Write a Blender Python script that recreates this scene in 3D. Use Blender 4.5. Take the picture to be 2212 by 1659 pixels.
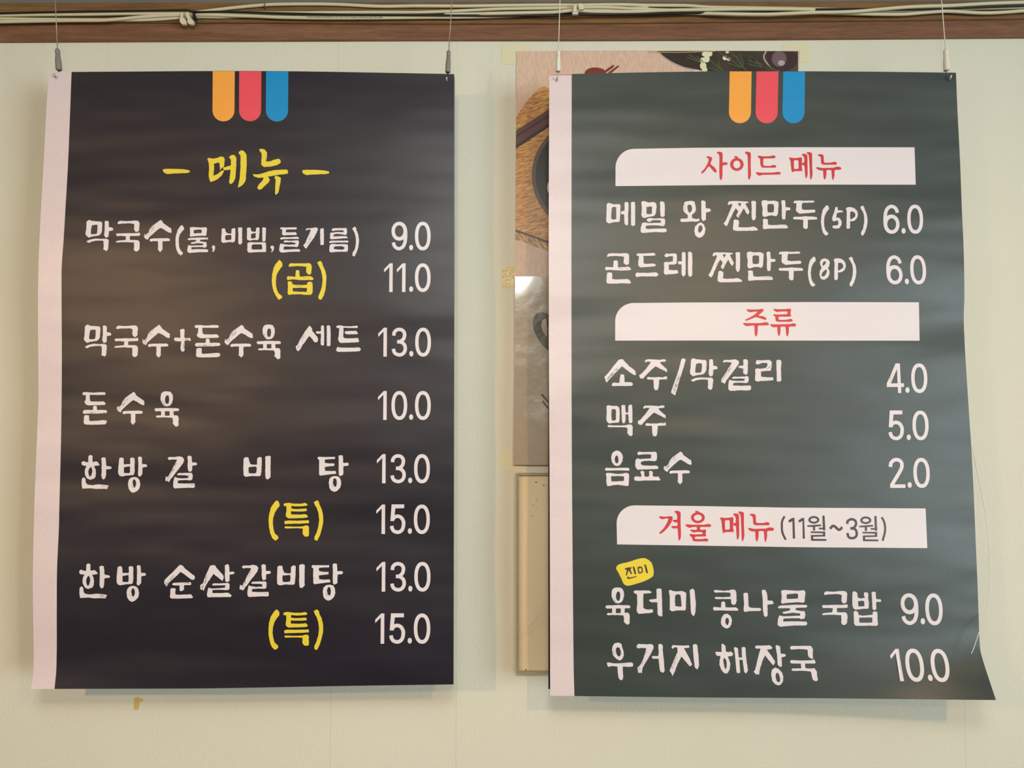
import bpy, bmesh, math, random
import numpy as np
from mathutils import Vector, Matrix
from mathutils.geometry import delaunay_2d_cdt
C = bpy.context.scene.collection
sc = bpy.context.scene
R = math.radians
for o in list(bpy.data.objects): bpy.data.objects.remove(o)

# ------------------------------------------------------------------ camera
F = 1550.0
CAM = Vector((0, -1.125, 1.74)); PIT = R(3.1); ROLL = R(0.10)
fw = Vector((0, math.cos(PIT), math.sin(PIT)))
r0 = Vector((1, 0, 0)); u0 = Vector((0, -math.sin(PIT), math.cos(PIT)))
rt = r0*math.cos(ROLL) - u0*math.sin(ROLL); up = u0*math.cos(ROLL) + r0*math.sin(ROLL)
cam = bpy.data.cameras.new('camera'); co = bpy.data.objects.new('camera', cam); C.objects.link(co)
cam.sensor_width = 36; cam.lens = 36*F/2212; cam.clip_start = 0.01
M = Matrix((rt, up, -fw)).transposed().to_4x4(); M.translation = CAM
co.matrix_world = M
sc.camera = co
def P(px, py, Y):                                   # a photo pixel on the vertical plane at depth Y
    d = fw + rt*((px-1106)/F) - up*((py-829.5)/F)
    return CAM + d*((Y-CAM.y)/d.y)

# ------------------------------------------------------------------ light
sc.view_settings.view_transform = 'Standard'; sc.view_settings.look = 'None'
sc.view_settings.gamma = 1; sc.view_settings.use_curve_mapping = False
sc.view_settings.exposure = 0.77
w = bpy.data.worlds.new('room_ambient'); sc.world = w; w.use_nodes = True
w.node_tree.nodes['Background'].inputs[0].default_value = (1.0, 0.93, 0.82, 1)
w.node_tree.nodes['Background'].inputs[1].default_value = 0.30
def lamp(name, loc, power, col, rad):
    l = bpy.data.lights.new(name, 'POINT'); l.energy = power; l.color = col; l.shadow_soft_size = rad
    o = bpy.data.objects.new(name, l); C.objects.link(o); o.location = loc; return o
WARM = (1.0, 0.62, 0.30)
def spot(name, loc, look, power, col, rad, ang=125):
    l = bpy.data.lights.new(name, 'SPOT'); l.energy = power; l.color = col; l.shadow_soft_size = rad
    l.spot_size = R(ang); l.spot_blend = 1.0
    o = bpy.data.objects.new(name, l); C.objects.link(o); o.location = loc
    o.rotation_euler = (Vector(look)-Vector(loc)).to_track_quat('-Z', 'Y').to_euler(); return o
spot('ceiling_downlight', (-1.29, -1.75, 2.16), (-0.8, 0, 0.7), 28, WARM, 0.03)
spot('ceiling_downlight', (0.62, -1.50, 2.26), (0.4, 0, 0.7), 16, WARM, 0.03)
lamp('added_top_wall_fill', (0.0, -1.36, 2.27), 13, (0.97, 1.0, 0.92), 0.13)  # unseen soft fill added to brighten the upper wall
def area(name, loc, look, sx, sy, power, col):
    l = bpy.data.lights.new(name, 'AREA'); l.shape = 'RECTANGLE'; l.size = sx; l.size_y = sy; l.energy = power; l.color = col
    o = bpy.data.objects.new(name, l); C.objects.link(o); o.location = loc
    o.rotation_euler = (Vector(look)-Vector(loc)).to_track_quat('-Z', 'Y').to_euler(); return o
area('daylight_window', (5.2, -4.4, 1.45), (-0.6, 0, 1.9), 2.8, 2.0, 180, (0.80, 0.95, 1.0))

# ------------------------------------------------------------------ helpers
def tag(o, label=None, cat=None, group=None, kind=None):
    if label: o['label'] = label
    if cat: o['category'] = cat
    if group: o['group'] = group
    if kind: o['kind'] = kind
    return o
def empty(name, loc, label, cat, group=None):
    o = bpy.data.objects.new(name, None); C.objects.link(o); o.location = loc; o.empty_display_size = 0.02
    return tag(o, label, cat, group)
def mesh(name, verts, faces, mat, parent=None, smooth=False, label=None):
    me = bpy.data.meshes.new(name); me.from_pydata([tuple(v) for v in verts], [], faces); me.update()
    if smooth: me.polygons.foreach_set('use_smooth', [True]*len(me.polygons))
    me.materials.append(mat)
    o = bpy.data.objects.new(name, me); C.objects.link(o)
    if parent:
        o.parent = parent
        o.matrix_parent_inverse = Matrix.Translation(-parent.location) if parent.type == 'EMPTY' else Matrix()
    if label: o['label'] = label
    return o
def box(x0, x1, y0, y1, z0, z1):
    v = [(x, y, z) for x in (x0, x1) for y in (y0, y1) for z in (z0, z1)]
    return v, [(0,1,3,2), (4,6,7,5), (0,4,5,1), (2,3,7,6), (0,2,6,4), (1,5,7,3)]
def catmull(pts, n=6):
    out = []
    p = [np.array(q, float) for q in pts]
    for i in range(len(p)-1):
        a = p[i-1] if i else 2*p[0]-p[1]; b = p[i]; c = p[i+1]; d = p[i+2] if i+2 < len(p) else 2*p[-1]-p[-2]
        for k in range(n):
            t = k/n
            out.append(0.5*((2*b)+(-a+c)*t+(2*a-5*b+4*c-d)*t*t+(-a+3*b-3*c+d)*t**3))
    out.append(p[-1]); return out
def tube(pts, rad, seg=10, cap=True):               # pts: world points; rad: one radius or one per point
    vs, fs = [], []; n = len(pts)
    pts = [Vector(p) for p in pts]
    rr = rad if hasattr(rad, '__len__') else [rad]*n
    prev = None
    for i, p in enumerate(pts):
        t = (pts[min(i+1, n-1)] - pts[max(i-1, 0)]).normalized()
        a = Vector((0, 1, 0)) if prev is None else prev
        if abs(a.dot(t)) > 0.95: a = Vector((0, 0, 1)) if abs(t.z) < 0.9 else Vector((1, 0, 0))
        a = (a - t*a.dot(t)).normalized(); prev = a; b = t.cross(a)
        for k in range(seg):
            an = 2*math.pi*k/seg
            vs.append(p + (a*math.cos(an) + b*math.sin(an))*rr[i])
    for i in range(n-1):
        for k in range(seg):
            k2 = (k+1) % seg
            fs.append((i*seg+k, i*seg+k2, (i+1)*seg+k2, (i+1)*seg+k))
    if cap: fs.append(tuple(range(seg))[::-1]); fs.append(tuple(range((n-1)*seg, n*seg)))
    return vs, fs
def prism(poly, Y, th, bev=0.0):                    # poly in photo pixels, front face at Y, body behind it
    n = len(poly)
    ar = sum(poly[i][0]*poly[(i+1) % n][1]-poly[(i+1) % n][0]*poly[i][1] for i in range(n))
    if ar < 0: poly = poly[::-1]
    cx = sum(p[0] for p in poly)/n; cy = sum(p[1] for p in poly)/n
    vs = [P(cx+(x-cx)*(1-bev), cy+(y-cy)*(1-bev), Y) for x, y in poly]
    vs += [P(x, y, Y+th*0.35) for x, y in poly]
    vs += [P(x, y, Y+0.35*th)+Vector((0, th*0.65, 0)) for x, y in poly]
    fs = [tuple(range(n))[::-1], tuple(range(2*n, 3*n))]
    for l in (0, 1):
        for i in range(n):
            j = (i+1) % n
            fs.append((l*n+i, l*n+j, (l+1)*n+j, (l+1)*n+i))
    return vs, fs
def rnd_interp(tab, v):
    return float(np.interp(v, [a for a, b in tab], [b for a, b in tab]))
def smooth_interp(tab, v):
    xs = [a for a, b in tab]; ys = [b for a, b in tab]
    if v <= xs[0]: return ys[0]
    if v >= xs[-1]: return ys[-1]
    i = int(np.searchsorted(xs, v))-1
    i = max(0, min(len(xs)-2, i))
    h = xs[i+1]-xs[i]; t = (v-xs[i])/h
    def sl(k):
        if k == 0: return (ys[1]-ys[0])/(xs[1]-xs[0])
        if k == len(xs)-1: return (ys[-1]-ys[-2])/(xs[-1]-xs[-2])
        return (ys[k+1]-ys[k-1])/(xs[k+1]-xs[k-1])
    m0, m1 = sl(i)*h, sl(i+1)*h
    return (2*t**3-3*t*t+1)*ys[i]+(t**3-2*t*t+t)*m0+(-2*t**3+3*t*t)*ys[i+1]+(t**3-t*t)*m1

# ------------------------------------------------------------------ materials
def srgb(r, g, b):
    f = lambda c: (c/255/12.92) if c/255 <= 0.04045 else ((c/255+0.055)/1.055)**2.4
    return (f(r), f(g), f(b), 1)
def mat(name, col, rough=0.5, spec=0.5, metal=0.0, coat=0.0, coatr=0.1, bump=None, vary=None, trans=0.0, ior=1.45):
    m = bpy.data.materials.new(name); m.use_nodes = True
    nt = m.node_tree; b = nt.nodes['Principled BSDF']
    b.inputs['Base Color'].default_value = col; b.inputs['Roughness'].default_value = rough
    b.inputs['Specular IOR Level'].default_value = spec; b.inputs['Metallic'].default_value = metal
    b.inputs['Coat Weight'].default_value = coat; b.inputs['Coat Roughness'].default_value = coatr
    b.inputs['Transmission Weight'].default_value = trans; b.inputs['IOR'].default_value = ior
    tc = nt.nodes.new('ShaderNodeTexCoord')
    def nz(scale, stretch, det=3):
        mp = nt.nodes.new('ShaderNodeMapping'); mp.inputs['Scale'].default_value = stretch
        nt.links.new(tc.outputs['Object'], mp.inputs['Vector'])
        n = nt.nodes.new('ShaderNodeTexNoise'); n.inputs['Scale'].default_value = scale; n.inputs['Detail'].default_value = det
        nt.links.new(mp.outputs[0], n.inputs['Vector']); return n
    if vary:                                            # (scale, stretch, other colour, low, high)
        n = nz(vary[0], vary[1]); rp = nt.nodes.new('ShaderNodeValToRGB')
        rp.color_ramp.elements[0].position = vary[3]; rp.color_ramp.elements[1].position = vary[4]
        rp.color_ramp.elements[0].color = col; rp.color_ramp.elements[1].color = vary[2]
        nt.links.new(n.outputs['Fac'], rp.inputs[0]); nt.links.new(rp.outputs[0], b.inputs['Base Color'])
    if bump:                                            # list of (scale, stretch, strength, distance)
        last = None
        for s, st, k, d, *dt in bump:
            n = nz(s, st, *dt); bp = nt.nodes.new('ShaderNodeBump'); bp.inputs['Strength'].default_value = k; bp.inputs['Distance'].default_value = d
            nt.links.new(n.outputs['Fac'], bp.inputs['Height'])
            if last: nt.links.new(last.outputs[0], bp.inputs['Normal'])
            last = bp
        nt.links.new(last.outputs[0], b.inputs['Normal'])
    return m
one = (1, 1, 1)
VB = [(900, one, 0.3, 0.0003), (5.5, (0.8, 1, 3.0), 0.85, 0.006, 1)]     # vinyl grain and slack of the printed sheet
m_navy = mat('black_navy_vinyl', srgb(27, 22, 36), 0.42, 0.72, bump=VB)
m_green = mat('dark_green_vinyl', srgb(50, 58, 56), 0.42, 0.75, bump=VB)
m_margin = mat('white_vinyl', srgb(221, 204, 208), 0.36, 0.45, bump=VB, vary=(700, (1, 1, 3), srgb(211, 192, 196), 0.45, 0.62))
m_back = mat('grey_vinyl_back', srgb(150, 148, 155), 0.5)
m_old = mat('old_black_vinyl', srgb(38, 32, 32), 0.5)
m_white = mat('white_print', srgb(220, 211, 217), 0.40, 0.5, bump=VB)
m_yellow = mat('yellow_print', srgb(226, 202, 62), 0.40, 0.5, bump=VB)
m_red = mat('red_print', srgb(200, 52, 62), 0.40, 0.5, bump=VB)
m_dark = mat('dark_brown_print', srgb(74, 58, 62), 0.40, 0.5, bump=VB)
m_orange = mat('orange_stripe_print', srgb(238, 160, 68), 0.40, 0.5, bump=VB)
m_pink = mat('red_stripe_print', srgb(228, 78, 92), 0.40, 0.5, bump=VB)
m_blue = mat('blue_stripe_print', srgb(20, 136, 196), 0.40, 0.5, bump=VB)
m_cable = mat('ivory_cable', srgb(206, 196, 166), 0.45, 0.4, bump=[(60, one, 0.3, 0.001)])
m_blackcable = mat('black_cable', srgb(22, 20, 20), 0.4)
m_tie = mat('ivory_nylon', srgb(214, 204, 176), 0.4)
m_tieb = mat('black_nylon', srgb(24, 22, 24), 0.35)
m_grey = mat('grey_plastic', srgb(128, 120, 114), 0.45)
m_greywire = mat('steel_wire', srgb(160, 150, 130), 0.35, metal=0.3)
m_cream = mat('white_plastic', srgb(222, 216, 202), 0.45)
m_whitewire = mat('white_wire', srgb(226, 222, 212), 0.4)
m_steel = mat('steel_hook', srgb(190, 182, 176), 0.3, metal=0.6)
m_ceil = mat('grey_ceiling', srgb(205, 206, 206), 0.8)
m_floor = mat('brown_floor', srgb(112, 92, 70), 0.6)
m_mark = mat('dark_speck', srgb(95, 78, 60), 0.8)
m_printink = mat('cable_ink', srgb(80, 66, 56), 0.6)

# wall: embossed vinyl wallpaper with joints and faint stains
m_wall = mat('embossed_wallpaper', srgb(216, 212, 197), 0.62, 0.3,
             bump=[(210, (1.4, 1, 0.6), 0.42, 0.0011), (420, one, 0.35, 0.0006), (6, one, 0.12, 0.004)],
             vary=(2.2, one, srgb(210, 206, 190), 0.35, 0.75))
nt = m_wall.node_tree; bs = nt.nodes['Principled BSDF']
src = bs.inputs['Base Color'].links[0].from_socket
sx = nt.nodes.new('ShaderNodeSeparateXYZ'); g = nt.nodes.new('ShaderNodeNewGeometry'); nt.links.new(g.outputs['Position'], sx.inputs[0])
acc = None
for X in (P(731, 100, 0).x, P(985, 1600, 0).x, P(2085, 1600, 0).x):
    a = nt.nodes.new('ShaderNodeMath'); a.operation = 'SUBTRACT'; nt.links.new(sx.outputs[0], a.inputs[0]); a.inputs[1].default_value = X
    b_ = nt.nodes.new('ShaderNodeMath'); b_.operation = 'ABSOLUTE'; nt.links.new(a.outputs[0], b_.inputs[0])
    c_ = nt.nodes.new('ShaderNodeMath'); c_.operation = 'LESS_THAN'; nt.links.new(b_.outputs[0], c_.inputs[0]); c_.inputs[1].default_value = 0.0005
    if acc is None: acc = c_
    else:
        d_ = nt.nodes.new('ShaderNodeMath'); d_.operation = 'MAXIMUM'; nt.links.new(acc.outputs[0], d_.inputs[0]); nt.links.new(c_.outputs[0], d_.inputs[1]); acc = d_
k_ = nt.nodes.new('ShaderNodeMath'); k_.operation = 'MULTIPLY'; k_.inputs[1].default_value = 0.22; nt.links.new(acc.outputs[0], k_.inputs[0])
mx = nt.nodes.new('ShaderNodeMix'); mx.data_type = 'RGBA'; nt.links.new(k_.outputs[0], mx.inputs[0])
nt.links.new(src, mx.inputs[6]); mx.inputs[7].default_value = srgb(150, 140, 118); nt.links.new(mx.outputs[2], bs.inputs['Base Color'])

def wood(name, a, b, seed):
    m = mat(name, a, 0.38, 0.4, bump=[(260, (0.06, 1, 1), 0.25, 0.0005)])
    nt = m.node_tree; bs = nt.nodes['Principled BSDF']; tc = nt.nodes['Texture Coordinate']
    mp = nt.nodes.new('ShaderNodeMapping'); mp.inputs['Scale'].default_value = (2.2, 40, 40); mp.inputs['Location'].default_value = (seed, seed, 0)
    nt.links.new(tc.outputs['Object'], mp.inputs['Vector'])
    n = nt.nodes.new('ShaderNodeTexNoise'); n.inputs['Scale'].default_value = 2.6; n.inputs['Detail'].default_value = 8; n.inputs['Distortion'].default_value = 1.2
    nt.links.new(mp.outputs[0], n.inputs['Vector'])
    rp = nt.nodes.new('ShaderNodeValToRGB'); rp.color_ramp.elements[0].position = 0.3; rp.color_ramp.elements[1].position = 0.72
    rp.color_ramp.elements[0].color = a; rp.color_ramp.elements[1].color = b
    nt.links.new(n.outputs['Fac'], rp.inputs[0])
    mp2 = nt.nodes.new('ShaderNodeMapping'); mp2.inputs['Scale'].default_value = (14, 300, 300)
    nt.links.new(tc.outputs['Object'], mp2.inputs['Vector'])
    n2 = nt.nodes.new('ShaderNodeTexNoise'); n2.inputs['Scale'].default_value = 3; n2.inputs['Detail'].default_value = 4
    nt.links.new(mp2.outputs[0], n2.inputs['Vector'])
    mx = nt.nodes.new('ShaderNodeMix'); mx.data_type = 'RGBA'; mx.blend_type = 'MULTIPLY'; mx.inputs[0].default_value = 0.45
    nt.links.new(rp.outputs[0], mx.inputs[6])
    rp2 = nt.nodes.new('ShaderNodeValToRGB'); rp2.color_ramp.elements[0].position = 0.35; rp2.color_ramp.elements[0].color = (0.45, 0.42, 0.4, 1); rp2.color_ramp.elements[1].position = 0.6
    nt.links.new(n2.outputs['Fac'], rp2.inputs[0]); nt.links.new(rp2.outputs[0], mx.inputs[7])
    nt.links.new(mx.outputs[2], bs.inputs['Base Color'])
    return m
m_wood1 = wood('walnut_upper', srgb(112, 80, 50), srgb(142, 106, 70), 1.0)
m_wood2 = wood('walnut_lower', srgb(114, 78, 58), srgb(140, 100, 76), 5.0)

# ------------------------------------------------------------------ the setting
ZC = P(1106, 3.5, -0.009).z
DY = 0.0215                                          # the cables lie on the shallow upper board
def structure(name, vf, m, label):
    return tag(mesh(name, *vf, m), label, None, None, 'structure')
structure('wall_back', box(-3.2, 5.6, 0.0, 0.1, 0.0, ZC+0.05), m_wall, 'cream embossed wallpaper wall behind the banners')
structure('floor', box(-3.2, 5.6, -6.5, 0.1, -0.1, 0.0), m_floor, 'brown floor below the frame')
structure('wall_left', box(-3.3, -3.2, -6.5, 0.1, 0.0, ZC+0.1), m_wall, 'side wall left of the frame')
structure('wall_right', box(5.6, 5.7, -6.5, 0.1, 0.0, ZC+0.1), m_wall, 'side wall right of the frame')
structure('wall_front', box(-3.3, 5.7, -6.6, -6.5, 0.0, ZC+0.1), m_wall, 'wall behind the camera')
structure('ceiling', box(-3.2, 5.6, -6.5, 0.1, ZC, ZC+0.1), m_ceil, 'grey ceiling edge above the wooden trim')
def board(name, top, bot, Yf, Yb, m, label):
    xs = list(range(-700, 2950, 40)); vs = []; fs = []
    for i, x in enumerate(xs):
        a = P(x, smooth_interp(top, x), Yf); b = P(x, smooth_interp(bot, x), Yf); e = 0.0012
        a.z = min(a.z, ZC-0.0002)
        vs += [Vector((a.x, Yb, a.z)), Vector((a.x, Yf+e, a.z)), Vector((a.x, Yf, a.z-e)), Vector((b.x, Yf, b.z+e)), Vector((b.x, Yf+e, b.z)), Vector((b.x, Yb, b.z))]
        if i:
            o = (i-1)*6
            for k in range(6): fs.append((o+k, o+(k+1) % 6, o+6+(k+1) % 6, o+6+k))
    fs.append((0, 5, 4, 3, 2, 1)); q = (len(xs)-1)*6; fs.append((q, q+1, q+2, q+3, q+4, q+5))
    return structure(name, (vs, fs), m, label)
step = [(-700, 49.5), (0, 49), (300, 48.5), (560, 48.5), (750, 50), (1200, 50.2), (1500, 47.5), (1800, 44.8), (2212, 40), (2950, 34)]
board('trim_1', [(-700, 0), (0, 2), (600, 2), (900, 3), (1150, 4), (1300, 2.5), (1500, 1), (1700, -1), (2212, -6), (2950, -12)], step, -0.0085, 0.0, m_wood1, 'upper walnut moulding board that carries the cables')
board('trim_2', [(a, b-6) for a, b in step], [(-700, 93), (0, 90), (300, 88.5), (600, 87.5), (900, 86.5), (1200, 86.5), (1500, 85.5), (1800, 83.5), (2212, 80.5), (2950, 76)], -0.0045, 0.0, m_wood2, 'lower recessed walnut moulding board above the wallpaper')

# ------------------------------------------------------------------ cables
def cable(name, pts, rpx, Y, m, label, group=None):
    cp = catmull([(p[0], p[1], (p[2] if len(p) > 2 else Y)+DY) for p in pts], 5)
    vs, fs = tube([P(*p) for p in cp], rpx/1420.0, 10)
    o = tag(mesh(name, vs, fs, m, smooth=True), label, 'cable', group or 'cables along the wooden trim'); return o
cable('black_cable', [(-40, 30), (60, 27.3), (150, 25.5), (300, 23.5), (395, 22.3), (410, 24), (422, 26), (480, 25.5), (600, 28.5), (740, 31.5), (900, 33), (1000, 33.5), (1100, 33.5), (1200, 33.5), (1250, 32.5), (1400, 30.5), (1500, 28), (1600, 25.5), (1680, 23), (1750, 20.5), (1850, 19.5), (1920, 20), (2000, 19), (2040, 17.7), (2100, 15.6), (2212, 11.5), (2260, 10)], 2.3, -0.0405, m_blackcable, 'thin black cable running the whole length of the trim among ivory cables')
cable('ivory_cable', [(425, 27, -.033), (450, 23.5, -.033), (500, 17.5), (560, 11.8), (600, 9.6), (680, 9), (740, 10.3), (800, 13.3), (840, 14), (900, 13), (1000, 13.4), (1100, 12), (1200, 11), (1240, 11.5), (1300, 10.5), (1350, 10.3), (1400, 11.8), (1480, 12.3), (1510, 14.3), (1540, 16), (1600, 17), (1700, 18.5), (1780, 20), (1850, 22)], 3.7, -0.0335, m_cable, 'ivory cable that climbs to the top of the trim beside the black tie')
cable('ivory_cable', [(-40, 48), (60, 46), (150, 44.4), (230, 43.5), (300, 37.5), (350, 34), (400, 32), (440, 31.8), (500, 33.8), (560, 35.5), (600, 37.3), (680, 38.8), (760, 39), (850, 38.3), (930, 37.3), (1000, 37), (1080, 35, -.0355), (1130, 32, -.034), (1180, 28, -.0335), (1240, 23, -.0335), (1300, 20, -.0335), (1400, 18, -.0335)], 3.8, -0.0365, m_cable, 'front ivory cable with small black print under the black cable')
cable('ivory_cable', [(-40, 39.5), (60, 41.3), (150, 42.3), (230, 43), (300, 43.5), (350, 41.5), (390, 38.5), (430, 36.5), (480, 37), (540, 34.2), (600, 33), (660, 33.5), (720, 34.5), (780, 36)], 3.4, -0.0332, m_cable, 'ivory cable dipping lowest left of the two white tie heads')
cable('ivory_cable', [(-40, 33.6), (100, 32), (200, 31), (270, 30), (330, 29.5), (400, 29.3), (480, 28), (560, 28), (650, 28), (700, 27.4), (800, 26.8), (900, 26.8), (960, 25), (1000, 23.2), (1050, 20.8), (1100, 19.2), (1200, 17.6), (1240, 16.8), (1300, 16), (1350, 18), (1400, 20.2), (1450, 22)], 3.4, -0.0370, m_cable, 'upper ivory cable above the black cable between the ties')
cable('ivory_cable', [(960, 32, -.036), (1010, 30.7, -.037), (1050, 29.5), (1100, 28.4), (1150, 27.4), (1200, 26.2), (1232, 23), (1252, 23), (1280, 24.8), (1330, 25.4), (1380, 24.8), (1440, 22.3), (1500, 21.4), (1560, 20.5), (1620, 19.8), (1700, 19.8), (1760, 21)], 3.7, -0.0425, m_cable, 'ivory cable bowing below the right pair of ties')
cable('ivory_cable', [(1240, 20, -.0335), (1340, 22, -.0335), (1400, 24.5, -.034), (1450, 26.5, -.035), (1500, 28.6, -.037), (1560, 30), (1620, 31), (1660, 31), (1700, 29.5), (1760, 27), (1800, 26.5), (1850, 24.7), (1900, 20.3), (1950, 16), (2000, 13.5), (2050, 12.2), (2100, 9.5), (2150, 7), (2212, 5), (2260, 3.5)], 3.8, -0.0440, m_cable, 'ivory cable rising to the top at the right end of trim')
cable('ivory_cable', [(1780, 28, -.038), (1860, 30), (1900, 31), (1950, 31), (1990, 28), (2030, 25), (2050, 24.5), (2080, 26), (2110, 27.8), (2140, 28), (2180, 25.8), (2212, 23.4), (2260, 21)], 3.7, -0.0380, m_cable, 'lowest wavy ivory cable at the right end of trim')
cable('ivory_cable', [(1840, 27), (1930, 24), (2000, 22), (2040, 21), (2100, 19), (2160, 17.5), (2212, 16), (2260, 15)], 3.3, -0.0340, m_cable, 'hindmost ivory cable in the middle at the right end')
# tiny print on the front cable
cu = bpy.data.curves.new('print', 'FONT'); cu.body = 'TWIST-PAIR 4P SOLID CAT.5E UTP CABLE 24AWG EIA/TIA 568'; cu.size = 0.0031
to = bpy.data.objects.new('print_tmp', cu); C.objects.link(to); bpy.context.view_layer.update()
me = bpy.data.meshes.new_from_object(to); bpy.data.objects.remove(to)
xs_ = [v.co.x for v in me.vertices]; wid = max(xs_)
a = P(662, 38.2, -0.0398+DY); b = P(826, 38.5, -0.0398+DY); sx_ = (b.x-a.x)/wid
for v in me.vertices: v.co = (a.x+v.co.x*sx_, -0.0396+DY, a.z+v.co.y+(b.z-a.z)*(v.co.x/wid))
me.materials.append(m_printink)
po = bpy.data.objects.new('cable_print', me); C.objects.link(po); po.parent = bpy.data.objects['ivory_cable.001']

# ties
def tie(name, label, parts, m):
    cx = sum(p[0] for p in parts[0][1])/len(parts[0][1]); cy = sum(p[1] for p in parts[0][1])/len(parts[0][1])
    t = empty(name, P(cx, cy, parts[0][2]+DY), label, 'cable tie')
    for n, poly, Y, th in parts: mesh(n, *prism(poly, Y+DY, th, 0.12), m, t)
def rect(x0, y0, x1, y1): return [(x0, y0), (x1, y0), (x1, y1), (x0, y1)]
tie('cable_tie', 'ivory cable tie, left one of two with heads hanging below cables', [('head', [(387.6, 42), (389, 38), (396, 37.5), (401, 42), (403.4, 48), (402.5, 53), (393, 53.5), (388, 47)], -0.045, 0.005), ('band', rect(389.5, 26.5, 396, 40), -0.0415, 0.009)], m_tie)
tie('cable_tie', 'ivory cable tie wrapped askew beside the black tie', [('head', [(403.5, 42), (410, 39), (415, 40), (419, 46), (419, 50), (416, 53), (409, 53), (405, 49)], -0.046, 0.005), ('band', [(400, 26), (407, 25), (409, 32), (413.5, 41), (405, 42), (401, 34)], -0.045, 0.010)], m_tie)
tie('cable_tie', 'black cable tie around the left cable bundle', [('head', [(414.5, 37), (420, 35), (426, 40), (425, 43), (420, 43.5), (415.5, 41)], -0.047, 0.005), ('band', [(415, 23), (418, 22), (422, 23.5), (420.5, 29), (421.5, 38), (417, 38), (416, 30)], -0.046, 0.011)], m_tieb)
tie('cable_tie', 'ivory cable tie with a wide head below, left of the right pair', [('band', rect(1238.6, 7.7, 1246, 26), -0.0485, 0.016), ('head', rect(1236, 25.3, 1249, 30.8), -0.0500, 0.006)], m_tie)
tie('cable_tie', 'ivory cable tie with block head over the cables, right of the right pair', [('head', [(1249, 7.8), (1255, 6.2), (1257, 8), (1262.5, 8), (1261.5, 15), (1261.5, 21), (1250.5, 21.8), (1248.5, 14)], -0.050, 0.016)], m_tie)
tie('cable_tie', 'thin dark tie around the single upper ivory cable', [('band', rect(570.6, 5.8, 572.6, 16.2), -0.0375, 0.006)], m_mark)

# ------------------------------------------------------------------ flat print and brush lettering
rng = random.Random(7)
def ell(cx, cy, rx, ry, n=40, e=2.0):
    out = []
    for k in range(n):
        a = 2*math.pi*k/n; c, s = math.cos(a), math.sin(a)
        out.append((cx+rx*math.copysign(abs(c)**(2/e), c), cy+ry*math.copysign(abs(s)**(2/e), s)))
    return out
def stroke(pts, wd, sm=True):
    p = catmull(pts, 6) if sm and len(pts) > 2 else [np.array(q, float) for q in pts]
    L, Rr = [], []
    for i in range(len(p)):
        t = p[min(i+1, len(p)-1)]-p[max(i-1, 0)]; t = t/(np.hypot(*t)+1e-9); nn = np.array([-t[1], t[0]])*wd/2
        L.append(tuple(p[i]+nn)); Rr.append(tuple(p[i]-nn))
    return L+Rr[::-1]
def parse(s):
    out = []
    for part in s.split('/'):
        t = part.split()
        if not t: continue
        sign = 1
        if t[0] == '-': sign = -1; t = t[1:]
        if t[0] == 'e':
            cx, cy, rx, ry = map(float, t[1:5]); out.append((sign, 'x', ell(cx, cy, rx, ry)))
        elif t[0] == 's':
            out.append((sign, 'x', stroke([tuple(map(float, q.split(','))) for q in t[2:]], float(t[1]))))
        elif t[0] == '~':                                # dry brush: thin slits along a line
            x0, y0, x1, y1, wd, n = map(float, ' '.join(t[1:]).replace(',', ' ').split())
            d = np.array([x1-x0, y1-y0]); L = np.hypot(*d); d /= L; nn = np.array([-d[1], d[0]])
            for k in range(int(n)):
                c = np.array([x0, y0])+d*rng.uniform(0, L)+nn*rng.uniform(-wd/2, wd/2)
                l = rng.uniform(14, 42); h = rng.uniform(2.0, 4.5)
                out.append((-1, 'x', [tuple(c-d*l), tuple(c+nn*h*.6), tuple(c+d*l), tuple(c-nn*h*.6)]))
        else:
            out.append((sign, 'p', [tuple(map(float, q.split(','))) for q in t]))
    return out
def roundpoly(p, r, jit, step):
    n = len(p); q = []
    for i in range(n):
        a = np.array(p[i-1]); b = np.array(p[i]); c = np.array(p[(i+1) % n])
        for o in (a, c):
            d = o-b; L = np.hypot(*d)
            if L > 1e-6: q.append(b+d*min(r/L, 0.32))
    # put the cut corners in order: before b, after b
    out = []
    for i in range(len(q)):
        a = q[i]; b = q[(i+1) % len(q)]; L = np.hypot(*(b-a)); k = max(1, int(L/step)) if jit else 1
        for j in range(k):
            v = a+(b-a)*j/k
            if jit: v = v+np.array([rng.gauss(0, jit), rng.gauss(0, jit)])
            out.append((float(v[0]), float(v[1])))
    return out
def bbox(parts):
    xs = [x for s, k, p in parts if s > 0 for x, y in p]; ys = [y for s, k, p in parts if s > 0 for x, y in p]
    return min(xs), min(ys), max(xs), max(ys)
G = {}
def glyph(reg, s, to=None, rnd=5, jit=1.1):
    """shapes in the close-up's own units -> photo pixels. reg=(x0,y0,scale)"""
    parts = parse(s) if isinstance(s, str) else s
    if to:
        b = bbox(parts); fx = (to[2]-to[0])/(b[2]-b[0]); fy = (to[3]-to[1])/(b[3]-b[1])
        parts = [(sg, k, [(to[0]+(x-b[0])*fx, to[1]+(y-b[1])*fy) for x, y in p]) for sg, k, p in parts]
    out = []
    for sg, k, p in parts:
        if k == 'p': p = roundpoly(p, rnd, jit, 14)
        out.append((sg, [(reg[0]+x/reg[2], reg[1]+y/reg[2]) for x, y in p]))
    return out
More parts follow.
